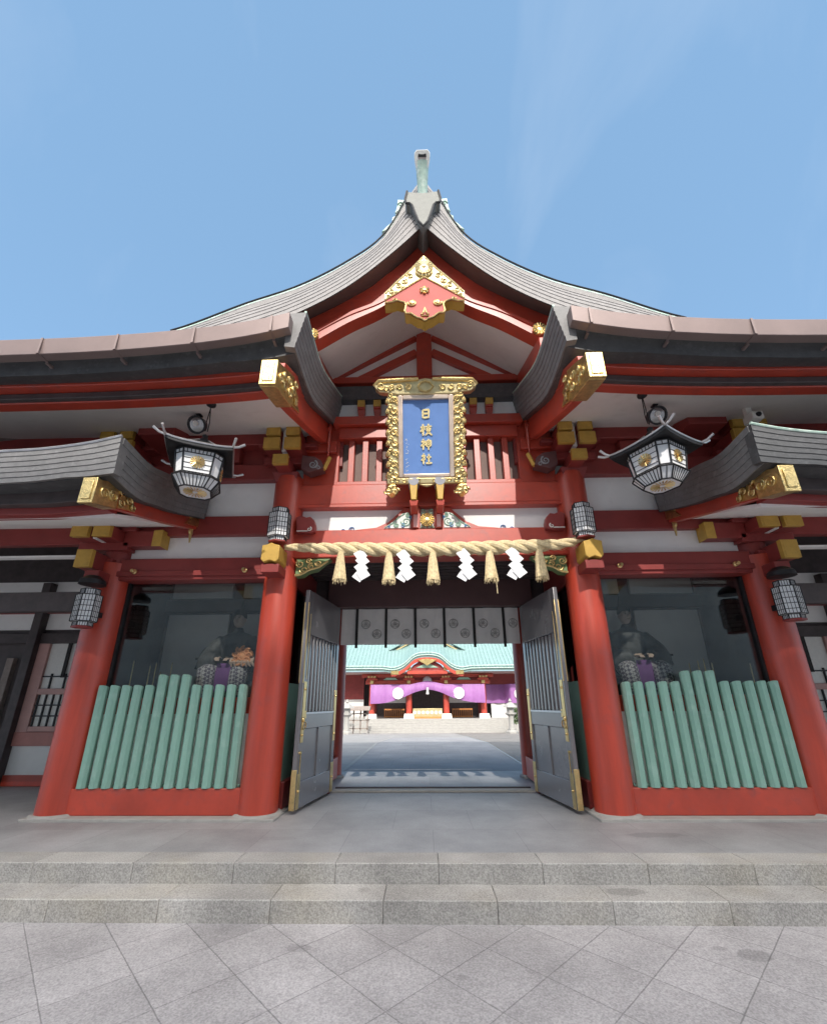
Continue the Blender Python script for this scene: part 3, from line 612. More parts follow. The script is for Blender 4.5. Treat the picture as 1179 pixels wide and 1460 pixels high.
for s in (1, -1):
    c.spiral((s*.06, -.11, 3.955), .04, 1.2, .012, sgn=s, start=1 if s > 0 else math.pi-1)
    c.tube([(s*.02, -.11, 3.70), (s*.07, -.11, 3.73), (s*.10, -.11, 3.70)], .012, 6)
c.build('carved_scroll', greenp, FL, 1, CX)

# carved noses beside the pillars
for s in (1, -1):
    n = MB().poly([(1.66, 3.62), (1.72, 3.60), (1.92, 3.60), (1.95, 3.85), (1.88, 3.88), (1.80, 3.85), (1.74, 3.86), (1.68, 3.80), (1.66, 3.72)], 'xz', -.22, -.10).build('carved_nose', redd, G, s, 0, .01)
    MB().spiral((1.74, -.226, 3.66), .035, 1.2, .01, start=2).tube([(1.76, -.226, 3.63), (1.92, -.226, 3.63)], .008, 6).build('nose_scroll', whitep, n, s)
    n = MB().poly([(1.58, 4.62), (1.80, 4.55), (1.92, 4.62), (1.92, 4.85), (1.72, 4.82), (1.62, 4.75)], 'xz', -.30, -.12).build('carved_nose', mat('smoked_red', (.11, .045, .045), .55), G, s, 0, .01)
    MB().spiral((1.74, -.306, 4.68), .07, 1.6, .014, start=2).spiral((1.66, -.306, 4.62), .04, 1.2, .01).build('nose_scroll', mat('grey_paint', (.26, .26, .27), .6), n, s)
    MB().beam((1.52, -.2, 4.86), (1.58, -.26, 4.62), .05, .05).build('nose_tip', ochre, n, s)
    # gilded corner carving under the rope
    n = MB().poly([(1.42, 3.24), (1.92, 3.24), (1.92, 2.98), (1.82, 2.99), (1.74, 3.05), (1.62, 3.08), (1.52, 3.17)], 'xz', -.12, .02).build('corner_bracket', mat('green_lacquer', (.16, .24, .10), .45), G, s, 0, .008)
    c = MB()
    for (x, z, r_, st) in ((1.80, 3.07, .06, 0), (1.70, 3.12, .05, 2), (1.86, 3.16, .06, 1), (1.60, 3.17, .045, 0), (1.74, 3.20, .04, 3)): c.spiral((x, -.125, z), r_, 1.5, .014, sgn=-1, start=st)
    c.tube([(1.46, -.125, 3.20), (1.58, -.125, 3.11), (1.72, -.125, 3.07), (1.84, -.125, 3.0), (1.92, -.125, 2.99)], .016, 6)
    c.build('gold_scroll', gold, n, s)
    # knobs on the head beam
    k = MB()
    for x in (2.62, 4.20): k.lathe([(.035, 0), (.035, -.02), (.02, -.03), (.018, -.055), (.028, -.065), (.02, -.08)], (x, -.17, 3.06), 14, 'y')
    each(k, 'beam_stud', brass, G, sx=s)

# passage: lintel, ceiling, jambs, threshold
bx('door_lintel', mat('smoky_red_paint', (.10, .05, .05), .5), G, -1.75, 1.75, 1.28, 1.44, 2.84, 3.4, 1, .01)
MB().box(-2.1, 2.1, .12, 3.0, 3.36, 3.44).build('passage_ceiling', darkw, G)
ry = MB()
for k in range(7): ry.box(-1.95, 1.95, .2+k*.16, .25+k*.16, 3.28, 3.36)
each(ry, 'ceiling_batten', darkw, G)
bx('rear_beam', redd, G, -4.6, 4.6, 2.7, 2.94, 3.0, 3.4, 1, .01)
MB().box(-4.7, 4.7, 2.76, 2.88, 3.4, 5.3).build('rear_wall', white, G)
bx('threshold', stone, G, -1.55, 1.55, 1.42, 1.60, -.004, .022, 1, .006)
bx('threshold_rail', darkw, G, -1.55, 1.55, 1.74, 1.80, -.004, .016, 1, .004)
for s in (1, -1):
    bx('door_jamb', redd, G, 1.56, 1.74, 1.30, 1.46, 0, 2.86, s, .01)
    bx('sill_beam', red, G, 1.70, 1.94, 1.46, 2.66, .02, .36, s)
    MB().box(1.98, 2.06, .2, 1.3, .33, 1.55).build('side_board', green, G, s)
    bx('sill_beam', redd, G, 1.92, 2.12, .2, 1.35, .02, .33, s)
    MB().box(2.0, 2.012, .2, 1.32, 1.55, 2.9).build('side_pane', glass, G, s)
    bx('side_rail', redd, G, 1.97, 2.07, .2, 1.32, 2.9, 3.3, s)
    bx('side_rail', darkw, G, 1.985, 2.035, .72, .78, 1.55, 2.9, s)
    bk = MB().box(1.75, 4.6, 1.38, 1.46, 0, 5.0); bk.build('partition_wall', darkw, G, s)
    each(MB().box(2.2, 3.25, 1.33, 1.38, 1.3, 2.74).box(3.45, 4.5, 1.33, 1.38, 1.3, 2.74).box(2.2, 3.25, 1.33, 1.38, 3.03, 3.36).box(3.45, 4.5, 1.33, 1.38, 3.03, 3.36), 'partition_panel', white, G, sx=s)
    bx('partition_rail', darkw, G, 1.9, 4.6, 1.3, 1.38, 2.78, 3.0, s)
    MB().box(4.58, 4.66, .2, 2.7, 0, 3.4).build('end_wall', darkw, G, s)
    bx('room_floor', darkw, G, 2.08, 4.58, .16, 1.38, .0, .5, s)
    bx('room_ceiling', darkw, G, 2.08, 4.58, .12, 2.8, 3.4, 3.48, s)
    MB().box(1.98, 4.62, 2.78, 2.86, 0, 3.2).build('rear_panel', redd, G, s)
    WP = MB().box(2.36, 4.42, .05, .062, 1.36, 2.945).build('window_pane', glass, G, s)
    each(MB().box(2.37, 2.41, .02, .09, 1.36, 2.945).box(4.36, 4.40, .02, .09, 1.36, 2.945), 'pane_frame', iron, WP, sx=s)
    bx('back_rail', red, G, 2.35, 4.42, .03, .11, 1.16, 1.36, s)
    bx('back_board', white, G, 2.35, 4.42, .04, .10, .314, 1.16, s, 0)

# doors, swung open towards the viewer
def door(s):
    W, H = 1.30, 2.78; hx, hy, ex_, ey_ = 1.55, 1.31, 1.755, .03
    dx, dy = ex_-hx, ey_-hy; Ln = math.hypot(dx, dy); ux, uy = dx/Ln, dy/Ln; nx, ny = uy, -ux   # n: towards passage centre
    def T(m):
        # local a along the leaf, b across towards the passage, z
        m.v = [(hx+v[0]*ux*Ln/W-v[1]*abs(uy), hy+v[0]*uy*Ln/W-v[1]*abs(ux), v[2]+.04) for v in m.v]; return m
    D = T(MB().box(0, .10, -.03, .03, 0, H).box(W-.13, W, -.03, .03, 0, H).box(.10, W-.13, -.03, .03, 0, .30).box(.10, W-.13, -.03, .03, .92, 1.13).box(.10, W-.13, -.03, .03, 2.16, H)).build('door', lacq, G, s, 0, .006)
    T(MB().box(.1, .53, -.012, .012, .3, .92).box(.66, W-.13, -.012, .012, .3, .92).box(.53, .66, -.03, .03, .3, .92)).build('door_panel', lacq, D, s, 0, .004)
    gr = MB()
    for k in range(9): a = .1+(W-.23)*(k+.5)/9; gr.box(a-.03, a+.03, -.022, .022, 1.13, 2.16)
    T(gr).build('door_grille', lacq, D, s, 0, .008)
    T(MB().box(.10, W-.13, -.037, .037, 1.105, 1.13)).build('rail_trim', silver, D, s)
    ft = MB()
    for (a0, a1, z0, z1) in ((W-.125, W-.045, .0, .40), (0.0, .10, .0, .40), (W-.12, W-.04, .76, 1.52), (.01, .09, .7, 1.44)):
        ft.box(a0, a1, .03, .037, z0, z1)
    ft.box(W-.17, W-.12, .03, .037, 1.05, 1.15).box(W-.012, W+.003, .022, .036, 1.5, 2.6).box(W-.012, W+.003, -.036, -.022, 1.5, 2.6).box(W-.02, W+.003, -.034, .034, 0, .45).box(W-.10, W-.088, .03, .036, 1.55, 2.45)
    for a, z in ((W-.085, .2), (.05, .2), (W-.08, .85), (W-.08, 1.42), (.05, .8), (.05, 1.35)): ft.lathe([(.018, 0), (.014, .014), (0, .018)], (a, .037, z), 10, 'y')
    each(T(ft), 'brass_plate', brass, D, sx=s, bevel=.003)
    h = MB(); h.tube([(W-.08+.05*math.sin(t), .055, 1.02-.05*math.cos(t)-.05) for t in lin(0, 2*math.pi, 17)], .009, 6, False).lathe([(.03, .037), (.024, .05), (.0, .065)], (W-.08, 0, 1.04), 12, 'y')
    T(h).build('ring_handle', brass, D, s)
    T(MB().tube([(W-.06, .045, .40), (W-.06, .045, .62)], .008, 6).lathe([(.02, 0), (.02, .02), (0, .03)], (W-.06, .03, .64), 8, 'y')).build('floor_bolt', brass, D, s)
for s in (1, -1): door(s)

# ------------------------------------------------------------------ corridors with their own lower roofs
def corridor(s, label):
    K = thing('corridor_building', label, 'corridor', (s*6.5, 1.0, 0))
    e2 = herm([(3.3, 3.975), (3.6, 3.90), (4.1, 3.83), (5, 3.79), (14, 3.77)])
    b2 = herm([(-2.04, 3.77), (-1.54, 3.83), (-1.22, 3.93), (-.93, 4.02), (-.2, 4.3)])
    k2 = herm([(-2.04, 1), (-1.54, .5), (-1.22, .4), (-.9, .25), (-.2, 0)])
    z2 = lambda x, y: b2(y)+(e2(x)-3.77)*k2(y)
    x2 = sorted(set(lin(3.3, 4.2, 8)+lin(4.2, 14, 16))); y2 = lin(-2.04, -.14, 12); th = .36
    thx = lambda x: th+.07*max(0, 1-(x-3.3)/.5)
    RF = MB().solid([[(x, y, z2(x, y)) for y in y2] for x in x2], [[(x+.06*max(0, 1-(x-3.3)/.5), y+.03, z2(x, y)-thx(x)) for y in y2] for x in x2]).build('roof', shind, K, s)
    MB().solid([[(x, -.15, 4.31), (x, 1.3, 5.1), (x, 2.6, 4.3)] for x in (4.86, 14)], [[(x, -.15, 4.0), (x, 1.3, 4.8), (x, 2.6, 4.0)] for x in (4.86, 14)]).build('roof_ridge', shind, RF, s)
    NC = 6; prof = []
    for k in range(NC): prof += [(k/NC, .007), ((k+.96)/NC, 0)]
    prof.append((1, .0)); yv = lin(-2.035, -.16, 14)
    MB().solid([[(3.29+.06*(1-q)-d, y, z2(3.3, y)-thx(3.3)+(thx(3.3)+.01)*q) for y in yv] for q, d in prof], [[(3.45, y, z2(3.3, y)-thx(3.3)+.02+(thx(3.3)-.03)*q) for y in yv] for q, d in prof]).build('verge_courses', shinm, RF, s, smooth=20)
    MB().solid([[(x, -2.07-d+.02*(1-q), z2(x, -2.04)-thx(x)+(thx(x)+.01)*q) for x in x2] for q, d in prof], [[(x, -1.95, z2(x, -2.04)-thx(x)+.02+(thx(x)-.03)*q) for x in x2] for q, d in prof]).build('eave_courses', shinm if s < 0 else shind, RF, s, smooth=20)  # right front darker than the left: shade put into the copper tone
    MB().tube([(x, -2.07, z2(x, -2.04)+.018) for x in x2], .016, 6).build('eave_edge', silver if s < 0 else verdi, RF, s)
    xx = [3.56, 4.2, 14]
    def bar(y0, y1, zt, zb, m, nm): MB().solid([[(x, y, e2(x)*.5+3.77*.5+zt) for y in (y0, y1)] for x in xx], [[(x, y, e2(x)*.5+3.77*.5+zb) for y in (y0, y1)] for x in xx]).build(nm, m, RF, s, 0, .006)
    bar(-1.80, -1.65, -.30, -.46, darkw, 'eave_board'); bar(-1.7, -1.55, -.44, -.54, redd, 'eave_board')
    MB().solid([[(x, -1.6, 3.30), (x, -.1, 3.83)] for x in (3.56, 14)], [[(x, -1.6, 3.25), (x, -.1, 3.78)] for x in (3.56, 14)]).build('soffit', white, RF, s)
    # bargeboard
    tf = herm([(-2.03, 3.47), (-1.58, 3.62), (-.76, 3.82), (-.05, 4.02)]); bf2 = herm([(-2.03, 3.235), (-1.875, 3.27), (-1.29, 3.41), (-.55, 3.60), (-.05, 3.74)])
    by = lin(-2.03, -.05, 14)
    B = MB().solid([[(x, y, tf(y)) for y in by] for x in (3.47, 3.57)], [[(x, y, bf2(y)) for y in by] for x in (3.47, 3.57)]).build('bargeboard', red, K, s, 0, .006)
    MB().solid([[(x, y, tf(y)+.06) for y in by[1:]] for x in (3.44, 3.51)], [[(x, y, tf(y)-.05) for y in by[1:]] for x in (3.46, 3.51)]).build('bargeboard_moulding', red, B, s, 0, .005)
    cyv = [y for y in by if y < -1.6]
    MB().solid([[(x, y, tf(y)+.02) for y in cyv] for x in (3.445, 3.60)], [[(x, y, bf2(y)-.015) for y in cyv] for x in (3.445, 3.60)]).box(3.445, 3.60, -2.06, -2.02, 3.21, 3.50).box(3.475, 3.57, -2.07, -2.06, 3.25, 3.46).build('gold_cap', gold, B, s, 0, .005)
    fil = MB()
    for (y, dz, r_, st) in ((-1.93, .12, .07, 0), (-1.80, .12, .07, 2), (-1.68, .20, .06, 1), (-1.66, .08, .05, 3), (-1.56, .12, .05, 0), (-1.48, .06, .04, 2)):
        fil.spiral((3.44, y, bf2(y)+dz), r_, 1.6, .012, 'yz', 1, st)
    fil.poly([(-1.7, bf2(-1.7)+.01), (-1.42, bf2(-1.42)+.02), (-1.52, bf2(-1.5)+.10), (-1.48, bf2(-1.48)+.16), (-1.58, tf(-1.58)-.02), (-1.7, tf(-1.7)-.02)], 'yz', 3.455, 3.475)
    fil.build('filigree', gold, B, s)
    pz = MB()
    for q in range(3): pz.spiral((3.50, -.16-.03*(q % 2), 3.92-q*.13), .055-.006*q, 1.3, .018, 'yz', 1, q*1.3)
    pz.box(3.46, 3.54, -.3, -.1, 3.96, 4.06).tube([(3.5, -.15, 3.98), (3.5, -.17, 3.7), (3.5, -.16, 3.5)], [.03, .03, .01], 8)
    pz.build('carved_pendant', gold, B, s)
    MB().poly([(-.42, 3.70), (-.06, 3.78), (-.06, 4.0), (-.36, 3.90), (-.30, 3.82)], 'yz', 3.445, 3.47).build('gold_plate', gold, B, s)
    # frame inside the corridor
    for z0, z1, y, m in ((3.50, 3.78, -.1, redd), (3.30, 3.33, -.12, white), (2.52, 2.80, -.05, darkw)):
        MB().box(4.85, 14, y-.05, y+.06, z0, z1).build('tie_beam', m, K, s, 0, .006)
    yw = 2.0
    MB().box(4.7, 14, yw+.02, yw+.12, 0, 4.6).build('rear_wall', darkw, K, s)
    MB().box(4.7, 14, -.1, yw+.1, 4.35, 4.42).build('ceiling', darkw, K, s)
    for z0, z1 in ((2.62, 2.92), (3.12, 3.55)): MB().box(5.4, 11.6, yw-.01, yw+.03, z0, z1).build('plaster_panel', white, K, s)
    MB().box(4.7, 14, yw-.08, yw+.02, 2.92, 3.12).build('tie_beam', redd, K, s, 0, .006)
    MB().box(4.7, 14, yw-.06, yw+.02, 2.36, 2.55).build('tie_beam', darkw, K, s, 0, .006)
    # lit window bay at the back
    xa, xb = 4.95, 7.22
    MB().box(xa, xb, yw-.05, yw+.02, .0, .17).build('base_rail', red, K, s, 0, .006)
    MB().box(xa, xb, yw-.02, yw+.03, .17, .62).build('plaster_panel', white, K, s)
    MB().box(xa, xb, yw-.06, yw+.02, .62, .84).build('sill_rail', mat('faded_red_paint', (.50, .22, .19), .55), K, s, 0, .006)
    pale = mat('pale_pink_frame', (.56, .33, .30), .55)
    WN = MB().box(xa, xa+.09, yw-.05, yw+.02, .84, 2.36).box(xb-.20, xb, yw-.05, yw+.02, .84, 2.36).box(xa+.01, xb-.01, yw-.044, yw+.02, 1.46, 1.56).box(xa+.01, xb-.01, yw-.044, yw+.02, .845, .93).build('window', pale, K, s, 0, .005)
    MB().box(xa+.09, xb-.20, yw+.0, yw+.012, .93, 2.36).build('window_pane', whitep, WN, s)
    lt = MB()
    for k in range(1, 16): x = xa+.09+k*.13; lt.box(x-.01, x+.01, yw-.03, yw, .93, 1.82 if k % 2 == 0 else 1.46)
    for z in (1.10, 1.28): lt.box(xa+.09, xb-.20, yw-.028, yw, z-.01, z+.01)
    lt.box(xa+.09, xb-.20, yw-.028, yw, 1.76, 1.78)
    lt.build('window_lattice', iron, WN, s)
    each(MB().box(6.62, 6.68, yw-.04, yw-.02, 1.75, 2.36).box(5.9, 5.96, yw-.04, yw-.02, 1.75, 2.36), 'curtain_tie', black, WN, sx=s)
    MB().box(7.22, 7.38, yw-.16, yw+.04, 0, 3.5).build('post', darkw, K, s, 0, .008)
    MB().box(7.62, 7.75, yw-.06, yw+.04, .9, 2.1).build('door_leaf', wood, K, s, 0, .008)
    MB().box(4.68, 4.92, .18, yw, 0, 2.4).build('side_wall', darkw, K, s)
    return K
corridor(-1, 'dark roofed corridor joining the left flank of the gate, silver eave edge')
corridor(1, 'dark roofed corridor joining the right flank of the gate, green eave edge')

# ------------------------------------------------------------------ picket fences in the side bays
def fence(s, label):
    Fc = thing('picket_fence', label, 'fence', (s*3.43, -.1, .315), group='green picket panels between the gate pillars')
    x0, x1 = 2.39, 4.40; n = 13; p = (x1-x0)/n
    MB().box(x0, x1, -.06, .0, .315, .345).build('rail', green, Fc, s, 0, .004)
    for k in range(n):
        xc = x0+(k+.5)*p; h = 1.645 if k in (5, 6, 7) else 1.515; hw = .057
        prof = [(-hw, .02), (-hw, -.022), (-hw*.5, -.058), (hw*.5, -.058), (hw, -.022), (hw, .02)]
        m = MB(); rings = []
        for z, sc_ in ((.316, 1), (h-.012, 1), (h-.004, .90)):
            rings.append([(xc+a*sc_, -.075+b*sc_-.02, z+(0 if z < 1 else .018*(1-abs(a)/hw)-.010*(b > 0))) for a, b in prof])
        m.ring(rings).build('picket', green, Fc, s, 0, 0, smooth=0)
    return Fc
fence(-1, 'green picket panel in the bay left of the doorway')
fence(1, 'green picket panel in the bay right of the doorway')

# ------------------------------------------------------------------ name tablet
TB = thing('name_tablet', 'blue tablet with gold characters in a carved gilt frame above the rope', 'sign', (CX, -.42, 4.28), (R(17), 0, 0))
# local: x right, z up, front = -y
MB().box(-.36, .36, -.03, .0, .10, 1.22).build('tablet_panel', blue, TB, local=True)
fr = MB().box(-.40, -.33, -.07, .02, .06, 1.26).box(.33, .40, -.07, .02, .06, 1.26).box(-.33, .33, -.07, .02, 1.195, 1.26).box(-.33, .33, -.07, .02, .06, .115)
fr.build('inner_frame', mat('pinkish_gilt', (.72, .58, .48), .35, .6), TB, bevel=.012, local=True)
of = MB()
for s in (1, -1):
    of.poly([(s*x, z) for x, z in ((.40, .0), (.51, .0), (.535, .10), (.515, .2), (.54, .32), (.52, .42), (.54, .55), (.565, .66), (.54, .76), (.555, .9), (.535, 1.0), (.555, 1.15), (.54, 1.34), (.48, 1.38), (.40, 1.28))], 'xz', -.06, .03)
of.poly([(-.57, -.03), (.57, -.03), (.57, .06), (-.57, .06)], 'xz', -.06, .03)
tz = [(-.72, 1.35), (-.74, 1.40), (-.70, 1.46), (-.56, 1.47), (-.3, 1.455), (-.12, 1.48), (0, 1.50)]
of.poly(tz+[(-x, z) for x, z in reversed(tz[:-1])]+[(.66, 1.30), (.55, 1.29), (.40, 1.26), (-.40, 1.26), (-.55, 1.29), (-.66, 1.30)], 'xz', -.08, .05)
of.poly([(-.13, -.03), (-.06, -.06), (0, -.075), (.06, -.06), (.13, -.03)], 'xz', -.05, .02)
OF = of.build('outer_frame', goldp, TB, bevel=.015, local=True)
for s in (1, -1):
    cv = MB()
    for i in range(8):
        z = .10+i*.155
        cv.spiral((s*.452, -.07, z), .05, 1.7, .017, sgn=s*(1 if i % 2 else -1), start=(0 if s > 0 else math.pi)+i)
        cv.spiral((s*.508, -.068, z+.07), .03, 1.3, .013, sgn=-s, start=i*1.7)
        cv.tube([(s*.41, -.068, z-.06), (s*.47, -.075, z+.03), (s*.52, -.066, z+.0)], [.012, .018, .008], 6)
        0 or cv.lathe([(.05, -.04), (.055, 0), (.03, .05)], (s*.535, -.02, z), 8)
    cv.build('carving', gold, OF, local=True); cv = MB()
    for x, z, r_ in ((.64, 1.385, .055), (.48, 1.36, .045), (.37, 1.36, .04), (.25, 1.36, .045), (.56, 1.35, .035)): cv.spiral((s*x, -.088, z), r_, 1.6, .016, sgn=s, start=x*9)
    cv.tube([(s*.74, -.05, 1.40), (s*.67, -.07, 1.46), (s*.4, -.09, 1.465), (s*.1, -.09, 1.48)], [.03, .035, .03, .025], 8)
    cv.build('top_carving', gold, OF, local=True)
    for x in (.12, .22, .32, .42, .49): MB().spiral((s*x, -.068, .015), .032, 1.4, .011, sgn=s, start=x*20).build('scroll', gold, OF, local=True)
cv = MB()
cv.tube([(-.11, -.09, 1.37), (-.06, -.1, 1.43), (0, -.1, 1.45), (.06, -.1, 1.43), (.11, -.09, 1.37), (.06, -.1, 1.31), (0, -.1, 1.29), (-.06, -.1, 1.31), (-.11, -.09, 1.37)], .014, 6)
cv.build('crest_carving', gold, OF, local=True)
for s in (1, -1):
    k = MB().lathe([(.02, -.16), (.09, -.10), (.10, -.04), (.06, .02)], (s*.50, -.02, -.06), 12)
    for i in range(6): k.spiral((s*.50+.07*math.cos(i*1.05), -.06-.06*abs(math.sin(i*1.05)), -.13+.03*math.sin(i*2)), .04, 1.3, .014, start=i)
    k.build('carved_foot', gold, OF, local=True)
# brush-written characters as raised strokes
def brush(m, pts, w0=.012, w1=.016, y=-.045):
    n = len(pts); ws = [w0+(w1-w0)*math.sin(math.pi*(.15+.8*i/(max(1, n-1)))) for i in range(n)]
    L_, R_ = [], []
    for i, p in enumerate(pts):
        a = pts[max(i-1, 0)]; b = pts[min(i+1, n-1)]; dx, dz = b[0]-a[0], b[1]-a[1]; l = math.hypot(dx, dz) or 1
        L_.append((p[0]-dz/l*ws[i], p[1]+dx/l*ws[i])); R_.append((p[0]+dz/l*ws[i], p[1]-dx/l*ws[i]))
    for i in range(n-1):
        m.poly([L_[i], L_[i+1], R_[i+1], R_[i]], 'xz', y, -.03)
GCH = mat('gold_leaf_letter', (.86, .70, .34), .4, .25, var=.1, scale=20)
CH = {
 '日': [[(-.6, .8), (-.62, -.8)], [(-.6, .78), (.55, .84), (.62, .7), (.58, -.8)], [(-.55, .05), (.5, .1)], [(-.58, -.72), (.55, -.68)]],
 '枝': [[(-.95, .38), (-.15, .5)], [(-.52, .95), (-.5, -.95), (-.62, -.85)], [(-.52, .35), (-.75, -.1), (-1.0, -.35)], [(-.45, .25), (-.2, 0)], [(-.05, .48), (1.0, .58)], [(.42, .98), (.42, .1)], [(0, .1), (.8, .16), (.5, -.35), (-.1, -.95)], [(.1, -.05), (.5, -.5), (1.05, -.95)]],
 '神': [[(-.62, .98), (-.5, .8)], [(-.95, .5), (-.25, .58), (-.55, .1), (-1.0, -.3)], [(-.55, .15), (-.55, -.98)], [(-.45, .05), (-.22, -.15)], [(0, .6), (.02, -.3)], [(0, .6), (.9, .66), (.88, -.3)], [(.02, .16), (.86, .2)], [(.02, -.28), (.86, -.26)], [(.45, 1.0), (.45, -1.0)]],
 '社': [[(-.6, .98), (-.48, .8)], [(-.95, .5), (-.25, .58), (-.55, .1), (-1.0, -.3)], [(-.55, .15), (-.55, -.98)], [(-.45, .05), (-.22, -.15)], [(.05, .3), (.95, .36)], [(.48, .9), (.48, -.78)], [(-.1, -.8), (1.1, -.76)]],
}
for i, ch in enumerate('日枝神社'):
    m = MB(); zc = (.985, .755, .54, .33)[i]; xc = .0; k = (.07, .082, .076, .074)[i]
    for st in CH[ch]:
        pts = []
        for a in range(len(st)-1):
            for t in (0, .33, .66): pts.append((xc+k*(st[a][0]+(st[a+1][0]-st[a][0])*t), zc+k*1.05*(st[a][1]+(st[a+1][1]-st[a][1])*t)))
        pts.append((xc+k*st[-1][0], zc+k*1.05*st[-1][1])); brush(m, pts, .008, .014)
    m.build('gold_character', GCH, TB, local=True, smooth=0)
m = MB()
for i in range(9):
    zc = .62-i*.052-(.03 if i > 4 else 0)
    for q in range(4):
        a = (-.275+rnd.uniform(-.013, .013), zc+rnd.uniform(-.016, .016)); b = (a[0]+rnd.uniform(-.02, .02), a[1]+rnd.uniform(-.014, .014)); brush(m, [a, b], .002, .0028, -.034)
m.build('small_inscription', whitep, TB, local=True, smooth=0)

# ------------------------------------------------------------------ straw rope, tassels, paper streamers
rf = herm([(-2.02, 3.335), (-1.5, 3.31), (-.9, 3.285), (0, 3.272), (.9, 3.285), (1.45, 3.30), (1.8, 3.325), (2.0, 3.37), (2.19, 3.44)])
def ropeR(x):
    a = min((x+2.02)/.9, (2.19-x)/.9, 1); return .032+.055*max(0, min(1, a))**.7
rope = thing('straw_rope', 'thick twisted straw rope slung across the doorway beam', 'rope', (0, -.36, 3.27))
for q in range(3):
    pts, rs = [], []
    for x in lin(-2.02, 2.19, 260):
        a = x*2*math.pi/.62+q*2*math.pi/3; r_ = ropeR(x)
        pts.append((x, -.36+math.cos(a)*r_*.55-(0.06 if False else 0), rf(x)+math.sin(a)*r_*.55)); rs.append(r_*.62)
    MB().tube(pts, rs, 10).build('strand', straw, rope)
wisps = MB()
for i in range(160):
    x = rnd.uniform(-1.9, 2.0); a = rnd.uniform(0, 6.28); r_ = ropeR(x)*1.02; p = Vector((x, -.36+math.cos(a)*r_, rf(x)+math.sin(a)*r_))
    wisps.tube([p, p+Vector((rnd.uniform(.03, .09), math.cos(a)*.02, math.sin(a)*.02-.01))], [.0022, .001], 4)
wisps.build('loose_straw', straw, rope)

tl = [(-1.225, 'straw tassel nearest the left pillar, first on the rope'), (-.565, 'straw tassel between the two left paper streamers'), (.03, 'middle straw tassel at the centre of the rope'), (.80, 'straw tassel between the two right paper streamers, one straw hanging lower'), (1.47, 'straw tassel nearest the right pillar, last on the rope')]
for i, (x, lab) in enumerate(tl):
    zt = rf(x)-.04; t = thing('straw_tassel', lab, 'tassel', (x, -.40, zt), group='straw tassels hanging from the rope')
    b = MB().lathe([(.012, 0), (.035, -.03), (.05, -.10), (.062, -.2), (.078, -.33), (.085, -.42)], (x, -.40, zt), 14)
    b.build('tassel_body', straw, t)
    st = MB()
    for k in range(110):
        a = rnd.uniform(0, 6.283); r0 = rnd.uniform(.02, .036); r1 = r0+rnd.uniform(.035, .062); ln = rnd.uniform(.41, .475)
        st.tube([(x+r0*math.cos(a), -.40+r0*math.sin(a), zt-.02), (x+(r0+.022)*math.cos(a), -.40+(r0+.022)*math.sin(a), zt-.16), (x+r1*math.cos(a), -.40+r1*math.sin(a), zt-ln)], .0042, 4)
    if i == 3: st.tube([(x+.06, -.42, zt-.3), (x+.065, -.42, zt-.62)], .006, 5)
    st.build('straw_strands', straw, t)
    MB().lathe([(.038, .012), (.042, 0), (.038, -.012)], (x, -.40, zt-.05), 12).build('tassel_binding', straw, t)
def shide(x, lab, q):
    zt = rf(x)-.03; t = thing('paper_streamer', lab, 'streamer', (x, -.43, zt), group='zigzag paper streamers on the rope')
    pz = MB(); sd_ = .064
    for k, (dx, dz, an) in enumerate(((-.03, -.075, .62), (.015, -.165, .72), (-.005, -.265, .70), (.04, -.355, .62), (-.035, -.375, .95))):
        an += .10*(q-.8); X, Z = x+dx*(.6+.4*q), zt+dz; c, s_ = math.cos(an), math.sin(an); y = -.43-.010*k+(.03 if k == 4 else 0)
        pz.poly([(X+(a*c-b*s_)*sd_*1.08, Z+(a*s_+b*c)*sd_) for a, b in ((-1, -1), (1, -1), (1, 1), (-1, 1))], 'xz', y, y-.004)
    pz.build('folded_paper', paper, t)
    MB().tube([(x-.02, -.42, zt+.03), (x-.025, -.43, zt-.05)], .004, 5).build('paper_stem', paper, t)
for i, (x, lab, q) in enumerate(((-.93, 'white zigzag paper streamer, leftmost on the rope', .35), (-.34, 'white zigzag paper streamer just left of the middle tassel', 1), (.47, 'white zigzag paper streamer just right of the middle tassel', 1), (1.13, 'white zigzag paper streamer, rightmost on the rope', 1.1))): shide(x, lab, q)

